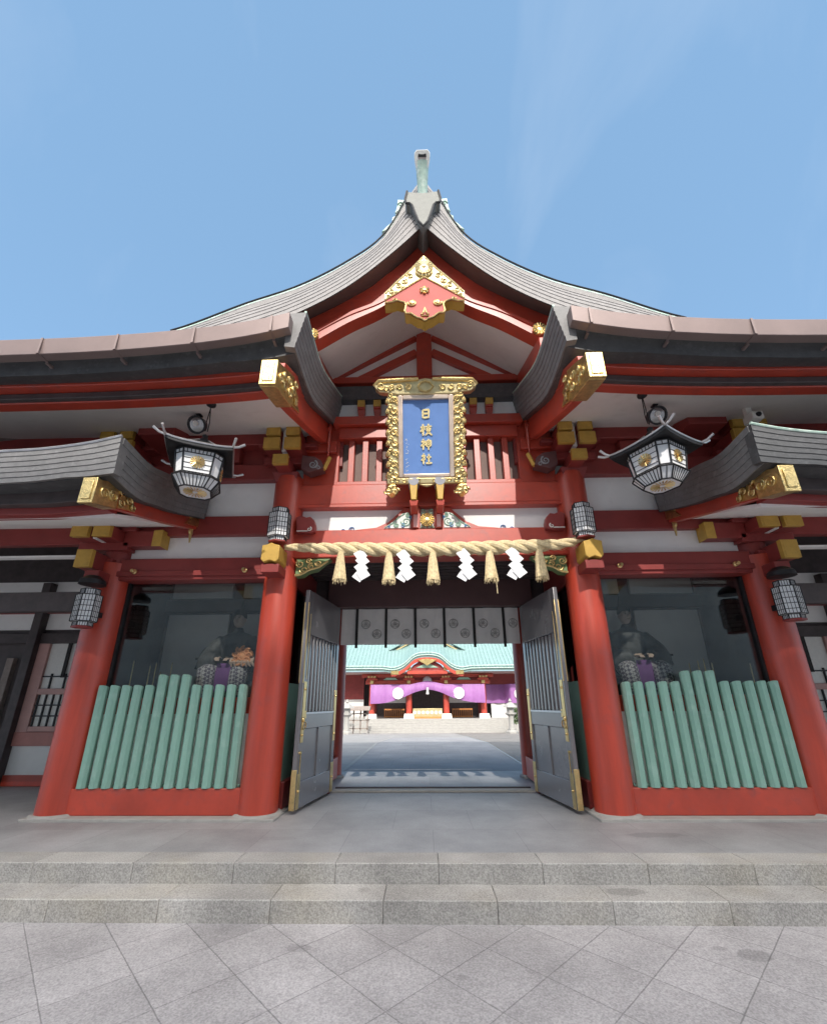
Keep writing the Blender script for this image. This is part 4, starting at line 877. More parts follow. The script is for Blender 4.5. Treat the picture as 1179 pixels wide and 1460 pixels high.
# ------------------------------------------------------------------ lamps
def hanging_lantern(x, y, z, yaw, label):
    t = thing('hanging_lantern', label, 'lantern', (x, y, z), (0, 0, yaw), 'iron eave lanterns')
    lo = dict(local=True)
    def octa(a, c, zz): return [(-a, -a+c, zz), (-a+c, -a, zz), (a-c, -a, zz), (a, -a+c, zz), (a, a-c, zz), (a-c, a, zz), (-a+c, a, zz), (-a, a-c, zz)]
    MB().ring([octa(.215, .08, .20), octa(.25, .09, .50)]).build('paper_body', paper, t, **lo)
    MB().ring([octa(.165, .07, .085), octa(.24, .09, .195)]).build('paper_skirt', paper, t, **lo)
    f = MB()
    def frame(a0, c0, z0, a1, c1, z1, sub, r=.009):
        A, B = octa(a0, c0, z0), octa(a1, c1, z1)
        for k in range(8):
            j = (k+1) % 8
            f.tube([A[k], B[k]], r, 6); f.tube([A[k], A[j]], r, 6); f.tube([B[k], B[j]], r, 6)
            m_ = sub if k % 2 else max(2, sub//3)
            for q in range(1, m_):
                u = q/m_; pa = Vector(A[k]).lerp(Vector(A[j]), u); pb = Vector(B[k]).lerp(Vector(B[j]), u); f.tube([pa, pb], .0045, 4)
    frame(.168, .07, .08, .245, .092, .195, 7); frame(.222, .082, .20, .226, .083, .225, 8, .006); frame(.249, .09, .455, .256, .092, .505, 8, .006)
    A, B = octa(.219, .081, .20), octa(.254, .091, .50)
    for k in range(8): f.tube([A[k], B[k]], .011, 6)
    for zz in (.27, .33, .39):
        u = (zz-.2)/.3; O = octa(.219+.035*u, .081+.01*u, zz)
        for k in (1, 3, 5, 7): f.tube([O[k], O[(k+1) % 8]], .004, 4)
    f.build('iron_frame', iron, t, **lo)
    cr = MB()
    for k, (ax, sg) in enumerate((('y', -1), ('y', 1), ('x', -1), ('x', 1))):
        def pt(u, v, h): return (u, sg*h, v) if ax == 'y' else (sg*h, u, v)
        for q in range(16):
            a = q*2*math.pi/16; hh = .242
            cr.tube([pt(.02*math.cos(a), .35+.02*math.sin(a), hh), pt(.075*math.cos(a), .35+.075*math.sin(a), hh+.004*math.sin(a))], [.004, .010], 5)
        cr.tube([pt(-.018, .35, .243), pt(.018, .35, .243)], .014, 6)
        cr.build('gold_crest', brass, t, **lo); cr = MB()
    for q in range(20):
        a = q*2*math.pi/20; cr.tube([(.03*math.cos(a), .03*math.sin(a), .082), (.125*math.cos(a), .125*math.sin(a), .082)], [.003, .008], 5)
    cr.build('gold_crest', brass, t, **lo)
    # concave roof with four hips and upturned horns
    n = 8; rows = []
    def rz(r): return .53+.22*(1-r)**1.5
    for i in range(n+1):
        r_ = i/n; hw = .05+.30*r_; ring = []
        for k in range(32):
            a = k/32*4; sdn = int(a); u = (a-sdn)*2-1
            px_, py_ = [(u, -1), (1, u), (-u, 1), (-1, -u)][sdn]
            ring.append((px_*hw, py_*hw, rz(r_)+.03*r_**2*abs(u)**3))
        rows.append(ring)
    under = [[(p[0]*.985, p[1]*.985, p[2]-.035) for p in rows[-1]], [(p[0]*.5, p[1]*.5, .535) for p in rows[-1]]]
    MB().ring(rows+under).build('lantern_roof', iron, t, **lo)
    e = MB(); rim_ = rows[-1]
    e.tube([(p[0], p[1], p[2]+.008) for p in rim_]+[(rim_[0][0], rim_[0][1], rim_[0][2]+.008)], .013, 6)
    for sx_, sy_ in ((1, 1), (1, -1), (-1, 1), (-1, -1)):
        e.tube([(sx_*(.05+.30*q), sy_*(.05+.30*q), rz(q)+.03*q*q+.012) for q in lin(0, 1, 7)], .010, 6)
        for ax in (0, 1):
            d_ = (sx_*.13, sy_*.03) if ax == 0 else (sx_*.03, sy_*.13)
            e.tube([(sx_*.34, sy_*.34, .565), (sx_*.34+d_[0]*.5, sy_*.34+d_[1]*.5, .575), (sx_*.34+d_[0], sy_*.34+d_[1], .615)], [.014, .014, .016], 8)
    e.build('silver_horns', silver, t, **lo)
    MB().lathe([(.05, .74), (.06, .77), (.03, .82), (.035, .85), (.0, .88)], (0, 0, 0), 12).build('roof_knob', iron, t, **lo)
    zc = 4.80-.04+.355*(y+1.75)-z
    MB().tube([(.012, 0, .92), (.018, .0, 1.05), (.0, 0, zc-.05)], .006, 5).tube([(-.012, 0, .92), (-.02, .01, 1.03), (.0, 0.01, zc-.05)], .006, 5).build('hanging_cable', iron, t, **lo)
    MB().lathe([(.06, 0.), (.055, -.025), (.02, -.05)], (0, 0, zc), 16).build('ceiling_rose', iron, t, **lo)
    return t
hanging_lantern(-2.74, -1.5, 3.52, R(24), 'iron lantern with white panels and gold crest under the left eave, facing forward')
hanging_lantern(2.62, -1.5, 3.50, R(30), 'iron lantern with white panels and gold crest under the right eave, turned edgewise')

def wall_lamp():
    t = thing('wall_lantern', 'x', 'lantern', (0, 0, 0), group='lattice wall lanterns on the pillars'); lo = dict(local=True)
    def hexa(a, zz): return [(a*math.cos(k*math.pi/3+math.pi/6), a*.8*math.sin(k*math.pi/3+math.pi/6), zz) for k in range(6)]
    TI = [(.112, 0), (.112, .055), (.15, .06), (.15, .41), (.112, .415), (.112, .49)]
    MB().ring([hexa(a, z) for a, z in TI]).build('paper_body', paper, t, **lo)
    f = MB(); A = [hexa(a+.004, z) for a, z in TI]
    for k in range(6):
        j = (k+1) % 6
        for q0, q1 in ((0, 1), (2, 3), (4, 5)):
            f.tube([A[q0][k], A[q1][k]], .0075, 5)
            for q in (1, 2, 3): f.tube([Vector(A[q0][k]).lerp(Vector(A[q0][j]), q/4), Vector(A[q1][k]).lerp(Vector(A[q1][j]), q/4)], .004, 4)
        for a in A: f.tube([a[k], a[j]], .006, 5)
        for zz in (.12, .19, .26, .33): O = hexa(.154, zz); f.tube([O[k], O[j]], .004, 4)
    f.build('iron_lattice', iron, t, **lo)
    MB().ring([hexa(.13, -.02), hexa(.13, 0)]).build('base_plate', redd, t, **lo)
    MB().box(-.05, .05, .1, .24, .15, .22).build('wall_arm', iron, t, **lo)
    return t
wl0 = wall_lamp()
for i, (x, y, z, lab) in enumerate(((-2.10, -.44, 3.39, 'lattice wall lantern standing on the yellow beam end of the left doorway pillar'), (2.10, -.44, 3.39, 'lattice wall lantern standing on the yellow beam end of the right doorway pillar'), (-4.53, -.46, 2.24, 'sunlit lattice wall lantern on the far left pillar'), (4.53, -.46, 2.24, 'shaded lattice wall lantern on the far right pillar'))):
    o = wl0 if i == 0 else copy_tree(wl0); o.location = (x, y, z); o['label'] = lab; OFF[o.name] = Vector((x, y, z))
for s in (1, -1):
    MB().lathe([(.16, 2.80), (.15, 2.86), (.08, 2.92)], (s*4.55, -.44, 0), 12).build('lamp_bracket', iron, G)

def floodlight(x, y, label):
    z = 4.76+.355*(y+1.75); t = thing('floodlight', label, 'floodlight', (x, y, z), group='round floodlights on the eave soffits')
    b = MB().lathe([(.02, .12), (.075, .10), (.098, .0), (.102, -.012), (.085, -.012), (.078, .0)], (0, 0, 0), 24, 'y')
    mrot = Matrix.Rotation(R(34), 4, 'X') @ Matrix.Scale(1.2, 4)
    def pl(m): m.v = [tuple(mrot @ Vector(v)+Vector((x, y-.0, z-.17))) for v in m.v]; return m
    pl(b).build('housing', iron, t)
    pl(MB().lathe([(.08, .05), (.08, .0), (.04, -.006), (0, -.008)], (0, 0, 0), 20, 'y')).build('lens', mat('lens_glass', (.42, .42, .42), .12, .6), t)
    pl(MB().lathe([(.03, -.004), (.03, -.02), (.0, -.03)], (-.005, 0, .015), 12, 'y')).build('bulb', whitep, t)
    MB().tube([(x, y+.02, z), (x, y+.03, z-.08)], .012, 6).box(x-.03, x+.03, y-.02, y+.06, z-.012, z+.01).build('mount', iron, t)
floodlight(-3.10, -1.15, 'round floodlight on the left eave soffit beside the lantern cable')
floodlight(2.98, -1.15, 'round floodlight on the right eave soffit beside the lantern cable')
yc = -.95; zc = 4.76+.355*(yc+1.75)
cm = thing('security_camera', 'small white security camera under the right eave', 'camera', (4.32, yc, zc))
MB().box(4.28, 4.36, yc-.03, yc+.03, zc-.16, zc+.01).build('camera_arm', whitep, cm, bevel=.006)
MB().box(4.27, 4.42, yc-.12, yc+.06, zc-.25, zc-.14).build('camera_body', whitep, cm, bevel=.012)
MB().lathe([(.035, -.01), (.03, -.03)], (4.345, yc-.11, zc-.195), 14, 'y').build('camera_lens', iron, cm)

# ------------------------------------------------------------------ crested curtain in the doorway
cu = thing('door_curtain', 'grey crested half curtain with black ribbons across the doorway', 'curtain', (0, 1.47, 2.2))
xsn = lin(-1.53, 1.53, 90); zs_ = lin(2.22, 2.84, 8)
yv_ = lambda x, z: 1.48+.012*math.sin(x*2*math.pi/.51)*(2.9-z)/.7+.006*math.sin(x*17)
MB().grid([[(x, yv_(x, z), z) for x in xsn] for z in zs_]).build('curtain_cloth', cloth, cu, smooth=60)
MB().tube([(-1.56, 1.48, 2.85), (1.56, 1.48, 2.85)], .014, 8).build('curtain_rod', iron, cu)
for x in (-1.26, -.755, -.25, .25, .76, 1.27):
    MB().box(x-.022, x+.022, 1.455, 1.468, 2.165, 2.835).build('ribbon', black, cu)
for x in (-1.53+.0, -1.26, -.755, -.25, .25, .76, 1.27):
    if x < -1.5: continue
    for dx, z in ((.155, 2.57), (.35, 2.40)):
        if x+dx > 1.5: continue
        m = MB(); cxx = x+dx
        m.tube([(cxx+.075*math.cos(t), 1.462, z+.075*math.sin(t)) for t in lin(0, 2*math.pi, 25)], .0035, 4, False)
        for q in range(3):
            a = q*2*math.pi/3+math.pi/2; px_, pz_ = cxx+.032*math.cos(a), z+.032*math.sin(a)
            m.tube([(px_+.026*math.cos(t+a)*(1+.3*math.cos(t)), 1.462, pz_+.026*math.sin(t+a)*(1+.3*math.cos(t))) for t in lin(0, 2*math.pi, 17)], .0028, 4, False)
            m.tube([(cxx, 1.462, z), (px_+.02*math.cos(a), 1.462, pz_+.02*math.sin(a))], .0025, 4)
        m.build('crest', ink, cu)

# ------------------------------------------------------------------ guardian statues behind the glass
def statue(x, label, s, lit):
    t = thing('guardian_statue', label, 'statue', (x, .78, .5), group='seated guardian statues in the side bays')
    X, Y = x, .78
    b = MB()
    def ell(c, r, n=16, m=10): 
        rings = []
        for i in range(m+1):
            th = math.pi*i/m; rings.append([(c[0]+r[0]*math.sin(th)*math.cos(2*math.pi*k/n), c[1]+r[1]*math.sin(th)*math.sin(2*math.pi*k/n), c[2]-r[2]*math.cos(th)) for k in range(n)])
        rings[0] = [(c[0]+.001*math.cos(2*math.pi*k/n), c[1]+.001*math.sin(2*math.pi*k/n), c[2]-r[2]) for k in range(n)]
        rings[-1] = [(c[0]+.001*math.cos(2*math.pi*k/n), c[1]+.001*math.sin(2*math.pi*k/n), c[2]+r[2]) for k in range(n)]
        return rings
    b.ring(ell((X, Y+.05, 1.78), (.26, .2, .2))).ring(ell((X, Y+.05, 2.05), (.23, .17, .26))).ring(ell((X, Y+.04, 2.22), (.27, .15, .13))).tube([(X, Y+.04, 2.28), (X, Y+.02, 2.42)], [.085, .065], 12)
    for q in (1, -1):
        b.tube([(X+q*.22, Y+.04, 2.24), (X+q*.36, Y-.06, 2.0), (X+q*.32, Y-.22, 1.86), (X+q*.12, Y-.30, 1.90)], [.10, .13, .15, .10], 12)
        b.tube([(X+q*.36, Y-.1, 2.0), (X+q*.40, Y-.12, 1.75)], [.10, .14], 10)
    RB = b.build('robe', robe, t)
    r_ = RB.modifiers.new('remesh', 'REMESH'); r_.mode = 'VOXEL'; r_.voxel_size = .022
    sm = RB.modifiers.new('smooth', 'SMOOTH'); sm.iterations = 6
    h = MB().ring(ell((X, Y, 2.53), (.085, .10, .125), 20, 14)).tube([(X, Y-.09, 2.55), (X, Y-.125, 2.515), (X, Y-.10, 2.50)], [.012, .02, .012], 8)
    for q in (1, -1): h.ring(ell((X+q*.088, Y+.01, 2.53), (.015, .025, .035), 10, 6)).ring(ell((X+q*.032, Y-.09, 2.555), (.018, .012, .008), 10, 6))
    h.ring(ell((X, Y-.095, 2.468), (.03, .012, .008), 10, 6))
    H_ = h.build('head', skin_m, t); q = H_.modifiers.new('remesh', 'REMESH'); q.mode = 'VOXEL'; q.voxel_size = .009
    e = MB()
    for q in (1, -1): e.ring(ell((X+q*.032, Y-.1, 2.555), (.013, .006, .006), 10, 6)).tube([(X+q*.015, Y-.1, 2.58), (X+q*.055, Y-.085, 2.585)], .006, 6)
    e.build('painted_eyes', iron, H_)
    MB().ring(ell((X, Y+.03, 2.60), (.095, .10, .09))).lathe([(.095, 2.60), (.09, 2.67), (.05, 2.72)], (X, Y+.01, 0), 16).box(X-.03, X+.03, Y+.04, Y+.08, 2.66, 2.86).build('black_cap', iron, t, bevel=.01)
    l = MB()
    for q in (1, -1):
        l.tube([(X+q*.10, Y+.02, 1.72), (X+q*.22, Y-.22, 1.76), (X+q*.24, Y-.34, 1.72), (X+q*.23, Y-.36, 1.5), (X+q*.2, Y-.3, 1.2)], [.12, .14, .13, .125, .10], 16)
    lg = l.build('trousers', check, t)
    hd = MB()
    for q in (1, -1):
        cx_, cy_, cz_ = X+q*.10, Y-.37, 1.90
        hd.ring(ell((cx_, cy_, cz_), (.04, .045, .025), 10, 6))
        for f_ in range(4): hd.tube([(cx_-q*.01+q*.016*(f_-1.5), cy_-.03, cz_+.005), (cx_-q*.03+q*.016*(f_-1.5), cy_-.07, cz_-.005), (cx_-q*.045+q*.016*(f_-1.5), cy_-.075, cz_-.035)], [.009, .0085, .007], 6)
        hd.tube([(cx_-q*.03, cy_, cz_+.02), (cx_-q*.06, cy_-.03, cz_+.02)], [.011, .008], 6)
    hd.build('hands', skin_m, t)
    MB().poly([(-.1, 1.84), (.1, 1.84), (.13, 1.45), (-.13, 1.45)], 'xz', Y-.34, Y-.32).build('apron_cloth', purpd, t, 1, X, .004)
    MB().tube([(X+s*.08, Y-.38, 1.88), (X-s*.5, Y-.2, 1.92)], [.018, .016], 8).build('sword', iron, t)
    MB().box(X-.42, X+.42, Y-.2, Y+.38, .5, 1.60).build('stool', darkw, t, bevel=.02)
    if lit:
        m = MB().ring(ell((X+.30, Y-.36, 1.93), (.13, .11, .13)))
        for k in range(9): a = k*.7; m.spiral((X+.30+.09*math.cos(a), Y-.46, 1.93+.09*math.sin(a)), .05, 1.4, .016, start=a)
        m.build('carved_sleeve', robe2, t)
        m = MB()
        for k in range(7): m.tube([(X+.14+k*.05, Y-.40, 1.90), (X+.15+k*.05, Y-.46, 1.84), (X+.16+k*.055, Y-.44, 1.78)], [.03, .028, .008], 8)
        m.build('sleeve_fringe', skin_m, t)
statue(-3.02, 'seated guardian statue behind the left glass, orange sleeve over checked trousers', 1, True)
statue(3.02, 'seated guardian statue behind the right glass, dark robe over checked trousers', -1, False)
def rods(x, label, dxs):
    t = thing('gilt_arrows', label, 'arrows', (x, .3, .5))
    for d_, h in dxs:
        MB().tube([(x+d_, .30, .5), (x+d_*1.04, .30, h)], .008, 6).lathe([(.012, h), (.0, h+.03)], (x+d_*1.04, .3, 0), 6).build('arrow', brass, t)
rods(-3.95, 'thin gilt arrows standing upright behind the left pickets', ((-.3, 1.85), (-.06, 1.78), (.02, 1.82), (.1, 1.7), (.24, 1.82)))
rods(3.75, 'thin gilt arrows standing upright behind the right pickets', ((-.18, 1.76), (-.06, 1.79), (.02, 1.82), (.12, 1.76), (.62, 1.75)))

# ------------------------------------------------------------------ main hall across the court
def hall():
    HX, HY, ZG, ZF = .14, 30., -.86, .13
    Hh = thing('worship_hall', 'red worship hall with pale green roof and arched gable beyond the doorway', 'hall', (HX, HY, ZG))
    st = MB()
    for k in range(6): st.box(-4.45-.0, 5.95, HY-1.9+k*.32, HY+.3, ZG+k*.165, ZG+(k+1)*.165)
    st.build('stone_stairs', stone, Hh, bevel=.012)
    MB().box(-9, 9.5, HY+.2, HY+8, ZG-.3, ZF).build('hall_base', stone, Hh)
    for x in (-4.35, -1.36, 1.64, 4.63):
        p = MB().lathe([(.24, ZF+.35), (.24, 3.3)], (x, HY+.4, 0), 20).build('pillar', red, Hh)
        MB().frus(x-.36, x+.36, HY+.05, HY+.75, ZF, ZF+.36, -.06).build('pillar_base', whitep, p, bevel=.02)
    MB().box(-8, 8.3, HY+3.0, HY+3.2, ZF, 3.6).build('inner_wall', darkw, Hh)
    for x in (-4.35, -1.6, 1.9, 4.6): MB().box(x-.12, x+.12, HY+2.85, HY+3.0, ZF, 3.6).build('inner_post', redd, Hh, bevel=.01)
    for x0, x1 in ((-4.1, -1.7), (2.0, 4.4)): MB().box(x0, x1, HY+2.9, HY+2.99, 1.3, 2.4).build('paper_screen', cloth, Hh)
    MB().box(-4.9, 5.2, HY+.2, HY+.6, 2.75, 3.05).build('tie_beam', red, Hh, bevel=.02)
    MB().box(-5.2, 5.5, HY+.15, HY+.65, 3.28, 3.55).build('tie_beam', red, Hh, bevel=.02)
    MB().box(-4.6, 4.9, HY+.35, HY+.45, 3.05, 3.28).build('frieze', redd, Hh)
    each(MB().box(-9, -5.2, HY+1.6, HY+1.8, 1.6, 3.6).box(5.4, 9.3, HY+1.6, HY+1.8, 1.6, 3.6), 'side_wall', redd, Hh)
    each(MB().box(-9, -5.2, HY+1.62, HY+1.79, ZF, 1.6).box(5.4, 9.3, HY+1.62, HY+1.79, ZF, 1.6), 'side_panel', cloth, Hh)
    for x in (-4.35, -1.36, 1.64, 4.63):
        o = MB().box(x-.45, x+.45, HY-.05, HY+.7, 3.05, 3.2).box(x-.3, x+.3, HY-.15, HY+.7, 3.2, 3.4).build('bracket', red, Hh, bevel=.02)
        g_ = MB()
        for q in (-.24, 0, .24): g_.box(x+q-.08, x+q+.08, HY-.2, HY-.04, 3.24, 3.38)
        g_.box(x-.13, x+.13, HY-.1, HY+.1, 2.78, 3.02).build('gold_tip', gold, o, bevel=.01)
        if abs(x) < 2: MB().box(x-.2, x+.2, HY-1.0, HY-.8, 3.75, 4.15).build('gold_tip', gold, o, bevel=.02)
    c_ = MB()
    for x in (-2.85, 3.1): c_.poly([(x-.6, 3.08), (x+.6, 3.08), (x+.35, 3.26), (x-.35, 3.26)], 'xz', HY+.2, HY+.36)
    each(c_, 'carved_panel', greenp, Hh)
    # roof with the wave-shaped gable over the stairs
    kf_ = lambda x: 1.05/(1+math.exp((abs(x)-1.45)/.28))-.12*math.exp(-((abs(x)-2.7)/.6)**2)
    xr = sorted(set(lin(-11, -3.5, 8)+lin(-3.5, 3.5, 43)+lin(3.5, 11, 8)))
    def rz(x, y): 
        return 3.98+kf_(x)*math.exp(-(y-(HY-1.2))/5.)+.62*(y-(HY-1.2))*(1+.03*(y-HY))
    yr = [HY-1.2, HY-.4, HY+.6, HY+2, HY+3.5, HY+5, HY+7]
    RF = MB().solid([[(x, y, rz(x, y)) for x in xr] for y in yr], [[(x, y+.05, rz(x, y)-.30) for x in xr] for y in yr]).build('roof', teal, Hh, 1, HX)
    rl = MB()
    for x in lin(-10.8, 10.8, 73): rl.tube([(x, y-.02, rz(x, y)+.01) for y in yr], .03, 5)
    rl.build('roof_ribs', teal, RF, 1, HX)
    for dz, m in ((-.10, verdi), (.09, verdi)): MB().tube([(x, HY-1.24, rz(x, HY-1.2)+dz) for x in xr], .04, 6).build('eave_moulding', m, RF, 1, HX)
    xk = [x for x in xr if abs(x) < 2.9]
    AR = MB().solid([[(x, HY-1.2, rz(x, HY-1.2)-.30) for x in xk], [(x, HY-1.0, rz(x, HY-1.2)-.30) for x in xk]], [[(x, HY-1.2, rz(x, HY-1.2)-.58) for x in xk], [(x, HY-1.0, rz(x, HY-1.2)-.58) for x in xk]]).build('arched_bargeboard', red, Hh, 1, HX)
    go = MB().poly([(-.75, 4.52), (0, 4.62), (.75, 4.52), (.4, 4.33), (.12, 4.16), (0, 4.08), (-.12, 4.16), (-.4, 4.33)], 'xz', HY-1.28, HY-1.2)
    for s in (1, -1): go.spiral((s*.4, HY-1.26, 4.42), .12, 1.5, .03); MB().box(s*2.55-.3, s*2.55+.3, HY-1.26, HY-1.0, 3.42, 3.70).build('gold_shoe', gold, AR, 1, HX)
    go.build('gold_pendant', gold, AR, 1, HX)
    MB().poly([(-1.5, 3.7), (-1.1, 4.15), (-.6, 4.45), (.6, 4.45), (1.1, 4.15), (1.5, 3.7)], 'xz', HY-.9, HY-.8).build('arch_infill', redd, Hh, 1, HX)
    MB().poly([(-.9, 3.95), (-.3, 4.2), (.3, 4.2), (.9, 3.95)], 'xz', HY-.96, HY-.9).build('carved_panel', greenp, Hh, 1, HX)
    MB().box(-1.6, 1.6, HY-1.0, HY-.75, 3.45, 3.72).build('tie_beam', red, Hh, 1, HX, .02)
    MB().box(-9.5, 9.5, HY-.9, HY+1.5, 3.58, 3.66).build('hall_soffit', mat('pink_soffit', (.5, .36, .34), .6), Hh, 1, HX)
    cvn = MB().lathe([(.05, 0), (.3, .03), (.38, .12), (.3, .2)], (0, HY-.15, 2.98), 14, 'y')
    cvn.build('carved_boss', silver, Hh, 1, HX)
    # gable dormer whose foot shows below the curtain
    for s in (1, -1):
        MB().beam((.5, HY+1.6, 6.75), (2.95, HY+1.6, 5.45), .3, .16).build('dormer_bargeboard', goldp, Hh, s, HX, .02)
        MB().beam((.4, HY+1.5, 7.05), (3.3, HY+1.5, 5.55), .6, .10).build('dormer_roof', teal, Hh, s, HX, .02)
    MB().poly([(-2.6, 5.6), (2.6, 5.6), (0, 7)], 'xz', HY+1.75, HY+1.85).build('dormer_wall', white, Hh, 1, HX)
    MB().box(-1.5, 1.5, HY+1.62, HY+1.75, 5.75, 5.95).build('dormer_beam', red, Hh, 1, HX, .02)
    return HX, HY, ZF
HX, HY, ZF = hall()

def swag(name, lab, x0, x1, ztop, bot, m, y, centre=None, grp=None, crests=()):
    t = thing(name, lab, 'curtain', ((x0+x1)/2, y, ztop-1.4), group=grp)
    xsn = lin(x0, x1, 60); rows = []
    for q in lin(0, 1, 8): rows.append([(x, y-.12*math.sin(q*2.2)+.05*math.sin(x*3.1)*q, ztop(x)*(1-q)+bot(x)*q if callable(ztop) else ztop*(1-q)+bot(x)*q) for x in xsn])
    MB().grid(rows).build('curtain_cloth', m, t, smooth=60)
    for cx_, cz_, r_ in crests:
        c = MB(); c.lathe([(r_, 0), (r_, -.02)], (cx_, y-.16, cz_), 28, 'y').build('crest', whitep, t)
        c = MB()
        for q in range(3):
            a = q*2*math.pi/3+math.pi/2; px_, pz_ = cx_+.42*r_*math.cos(a), cz_+.42*r_*math.sin(a)
            c.tube([(px_+.32*r_*math.cos(u), y-.185, pz_+.32*r_*math.sin(u)) for u in lin(0, 2*math.pi, 17)], .012, 4, False)
        c.build('crest_lines', cloth, t)
    return t
def thing_z(v): return v
t = thing('purple_curtain', 'purple silk curtain with two white crests tied up over the hall entrance', 'curtain', (HX, HY-.3, 1.3))
topf = lambda x: 2.70+.30*max(0, 1-abs(x-HX)/1.4)
botf = herm([(-4.5, 1.25), (-3.2, 1.32), (-1.9, 1.68), (-.8, 2.12), (HX, 2.30), (1.1, 2.12), (2.2, 1.66), (3.5, 1.36), (4.8, 1.27)])
xsn = lin(-4.4, 4.68, 70)
MB().grid([[(x, HY-.25-.14*math.sin(q*2.4)+(.05*math.sin(x*5)+.03*math.sin(x*13+1))*(.3+q), topf(x)*(1-q)+botf(x)*q) for x in xsn] for q in lin(0, 1, 9)]).build('curtain_cloth', purple, t, smooth=60)
for cx_ in (-2.2, 2.62):
    cz_ = 2.03
    o = MB().lathe([(.44, 0), (.44, -.03)], (cx_, HY-.42, cz_), 28, 'y').build('crest', whitep, t)
    c = MB()
    for q in range(3):
        a = q*2*math.pi/3+math.pi/2; px_, pz_ = cx_+.19*math.cos(a), cz_+.19*math.sin(a)
        c.tube([(px_+.14*math.cos(u), HY-.455, pz_+.14*math.sin(u)) for u in lin(0, 2*math.pi, 17)], .012, 4, False)
    c.build('crest_lines', cloth, o)
MB().lathe([(.10, 0), (.08, -.25), (.12, -.5)], (HX, HY-.45, 2.45), 10).build('tie_tassel', whitep, t)
t = thing('purple_curtain', 'purple curtain with one white crest on the right wing of the hall', 'curtain', (6.6, HY+1.2, 1.0))
MB().grid([[(x, HY+1.5-1.1*max(0, min(1, (x-6.55)/.25))+.05*math.sin(x*6), z) for x in lin(4.9, 9, 50)] for z in lin(1.25, 2.72, 5)]).build('curtain_cloth', purple, t, smooth=60)
MB().lathe([(.44, 0), (.44, -.03)], (7.55, HY+.32, 1.95), 28, 'y').build('crest', whitep, t)

ob = thing('offering_box', 'gold patterned offering box at the head of the hall stairs', 'box', (HX, HY+.4, ZF))
MB().box(-1.05, 1.3, HY+.2, HY+.8, ZF+.12, ZF+.75).build('box_body', goldp, ob, bevel=.02)
m = MB()
for k in range(7):
    x = -.9+k*.34; m.lathe([(.13, 0), (.13, -.02), (.05, -.04)], (x, HY+.2, ZF+.45), 14, 'y')
m.build('box_medallion', whitep, ob)
MB().box(-1.1, 1.35, HY+.15, HY+.85, ZF, ZF+.12).build('box_foot', orange, ob, bevel=.01)
def railing(x0, x1, lab):
    t = thing('low_railing', lab, 'railing', ((x0+x1)/2, HY+2.2, ZF), group='orange railings in the hall front')
    m = MB().box(x0, x1, HY+2.15, HY+2.25, ZF+.62, ZF+.72).box(x0, x1, HY+2.15, HY+2.25, ZF+.06, ZF+.14).build('rail', orange, t)
    for x in lin(x0+.05, x1-.05, 10): MB().box(x-.035, x+.035, HY+2.16, HY+2.24, ZF, ZF+.62).build('baluster', orange, t)
railing(-3.5, -1.8, 'low orange railing left of the offering box'); railing(2.2, 3.9, 'low orange railing right of the offering box')

# wooden tablet rack and other court furniture
t = thing('tablet_rack', 'roofed wooden rack of hanging prayer tablets left of the hall stairs', 'rack', (-4.9, 27., -.82))
for x in (-5.75, -5.25, -4.75, -4.25): MB().box(x-.05, x+.05, 26.95, 27.05, -.82, .85).build('post', wood, t, bevel=.005)
MB().box(-5.85, -4.15, 26.95, 27.05, .55, .62).box(-5.85, -4.15, 26.95, 27.05, .1, .16).box(-5.85, -4.15, 26.95, 27.05, -.45, -.39).build('rack_rail', wood, t)
MB().poly([(26.6, .85), (27, 1.1), (27.4, .85), (27.4, .80), (27, 1.03), (26.6, .80)], 'yz', -6.0, -4.05).build('rack_roof', wood, t)
m = MB()
for z in (.32, -.15, -.62):
    for k in range(11):
        if rnd.random() < .85: x = -5.75+k*.15; m.box(x-.055, x+.055, 26.90, 26.93, z-.12+rnd.uniform(-.02, .02), z+.08)
m.build('prayer_tablets', stone, t)
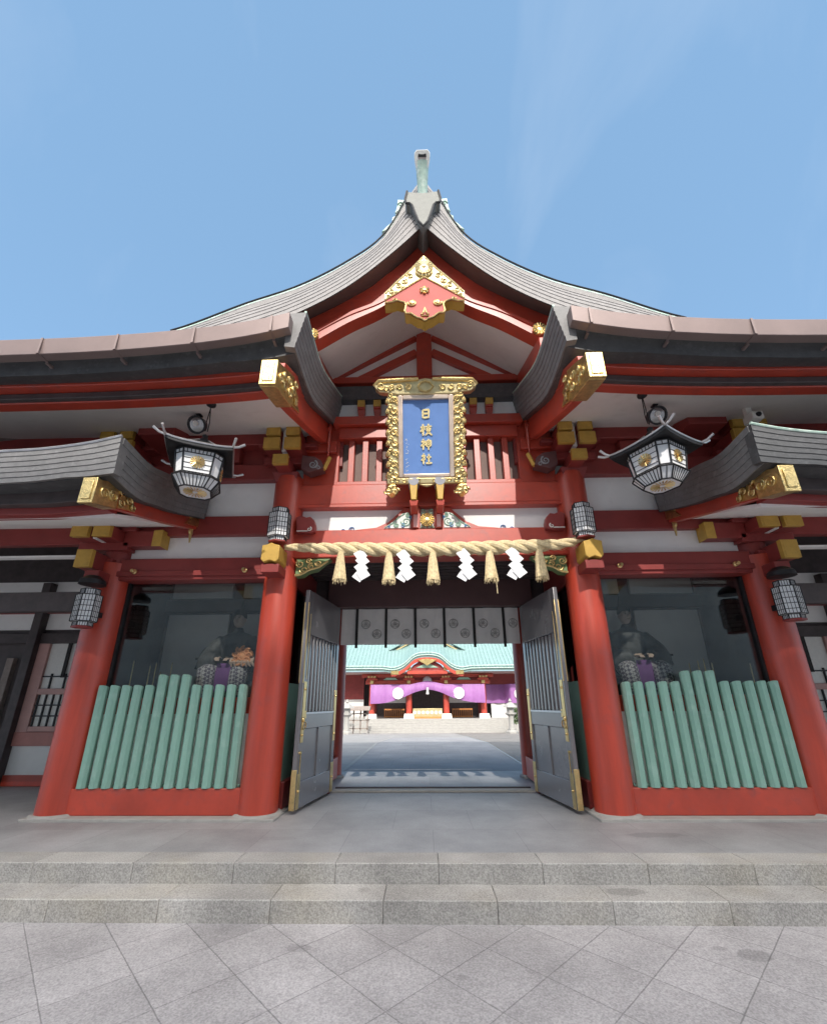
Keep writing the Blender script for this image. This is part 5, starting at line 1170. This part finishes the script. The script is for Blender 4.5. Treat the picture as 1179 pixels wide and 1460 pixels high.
def lantern_stone(x, y, zg, lab, h=2.2):
    t = thing('stone_lantern', lab, 'stone lantern', (x, y, zg), group='stone lanterns beside the hall')
    MB().lathe([(.42, 0), (.42, .18), (.30, .24), (.30, .34)], (x, y, zg), 6).build('base', stone, t)
    MB().lathe([(.20, .34), (.16, .8), (.20, 1.15)], (x, y, zg), 16).build('shaft', stone, t)
    MB().lathe([(.22, 1.15), (.38, 1.28), (.38, 1.36)], (x, y, zg), 6).build('platform', stone, t)
    MB().lathe([(.24, 1.36), (.24, 1.70)], (x, y, zg), 6).build('fire_box', stone, t)
    MB().lathe([(.50, 1.70), (.46, 1.78), (.22, 1.95), (.10, 2.02)], (x, y, zg), 6).build('cap', stone, t)
    MB().lathe([(.07, 2.02), (.12, 2.12), (.0, 2.30)], (x, y, zg), 10).build('finial', stone, t)
lantern_stone(-5.45, 25.2, -.72, 'stone lantern left of the hall beside the prayer rack')
lantern_stone(5.75, 25.2, -.72, 'stone lantern right of the hall in front of the shrub')
t = thing('clipped_shrub', 'leafy clipped shrub behind the right stone lantern', 'shrub', (6.8, 27.2, -.8))
m = MB()
for k in range(900):
    a = rnd.uniform(0, 6.283); ph = math.acos(rnd.uniform(-.4, 1)); r_ = rnd.uniform(.6, 1.0); c = Vector((6.8+.75*r_*math.sin(ph)*math.cos(a), 27.2+.75*r_*math.sin(ph)*math.sin(a), .15+.85*r_*math.cos(ph)))
    u = Vector((rnd.gauss(0, 1), rnd.gauss(0, 1), rnd.gauss(0, 1))).normalized()*.09; v = u.orthogonal().normalized()*.05
    m.add([c-u, c+v, c+u, c-v], [(0, 1, 2, 3)])
m.build('leaves', leaf, t, smooth=0, recalc=False)
MB().tube([(6.8, 27.2, -.8), (6.8, 27.2, .3)], [.06, .04], 8).build('stem', wood, t)

# ------------------------------------------------------------------ the office block behind the viewer: its shadow lies over the steps
TY = -46.; TZ = 2.18+(-.25-TY)*math.tan(SUN_EL)
t = thing('office_block', 'grey office block standing across the street behind the viewer', 'building', (3, TY-8, -.3))
MB().box(-58, 60, TY-16, TY, -.3, TZ).build('tower_body', conc, t)
m = MB()
for k in range(9):
    z0 = 2+k*(TZ-3)/9
    for x in lin(-56, 58, 30): m.box(x-1.5, x+1.5, TY, TY+.05, z0, z0+2.2)
m.build('window_bands', wglass, t)
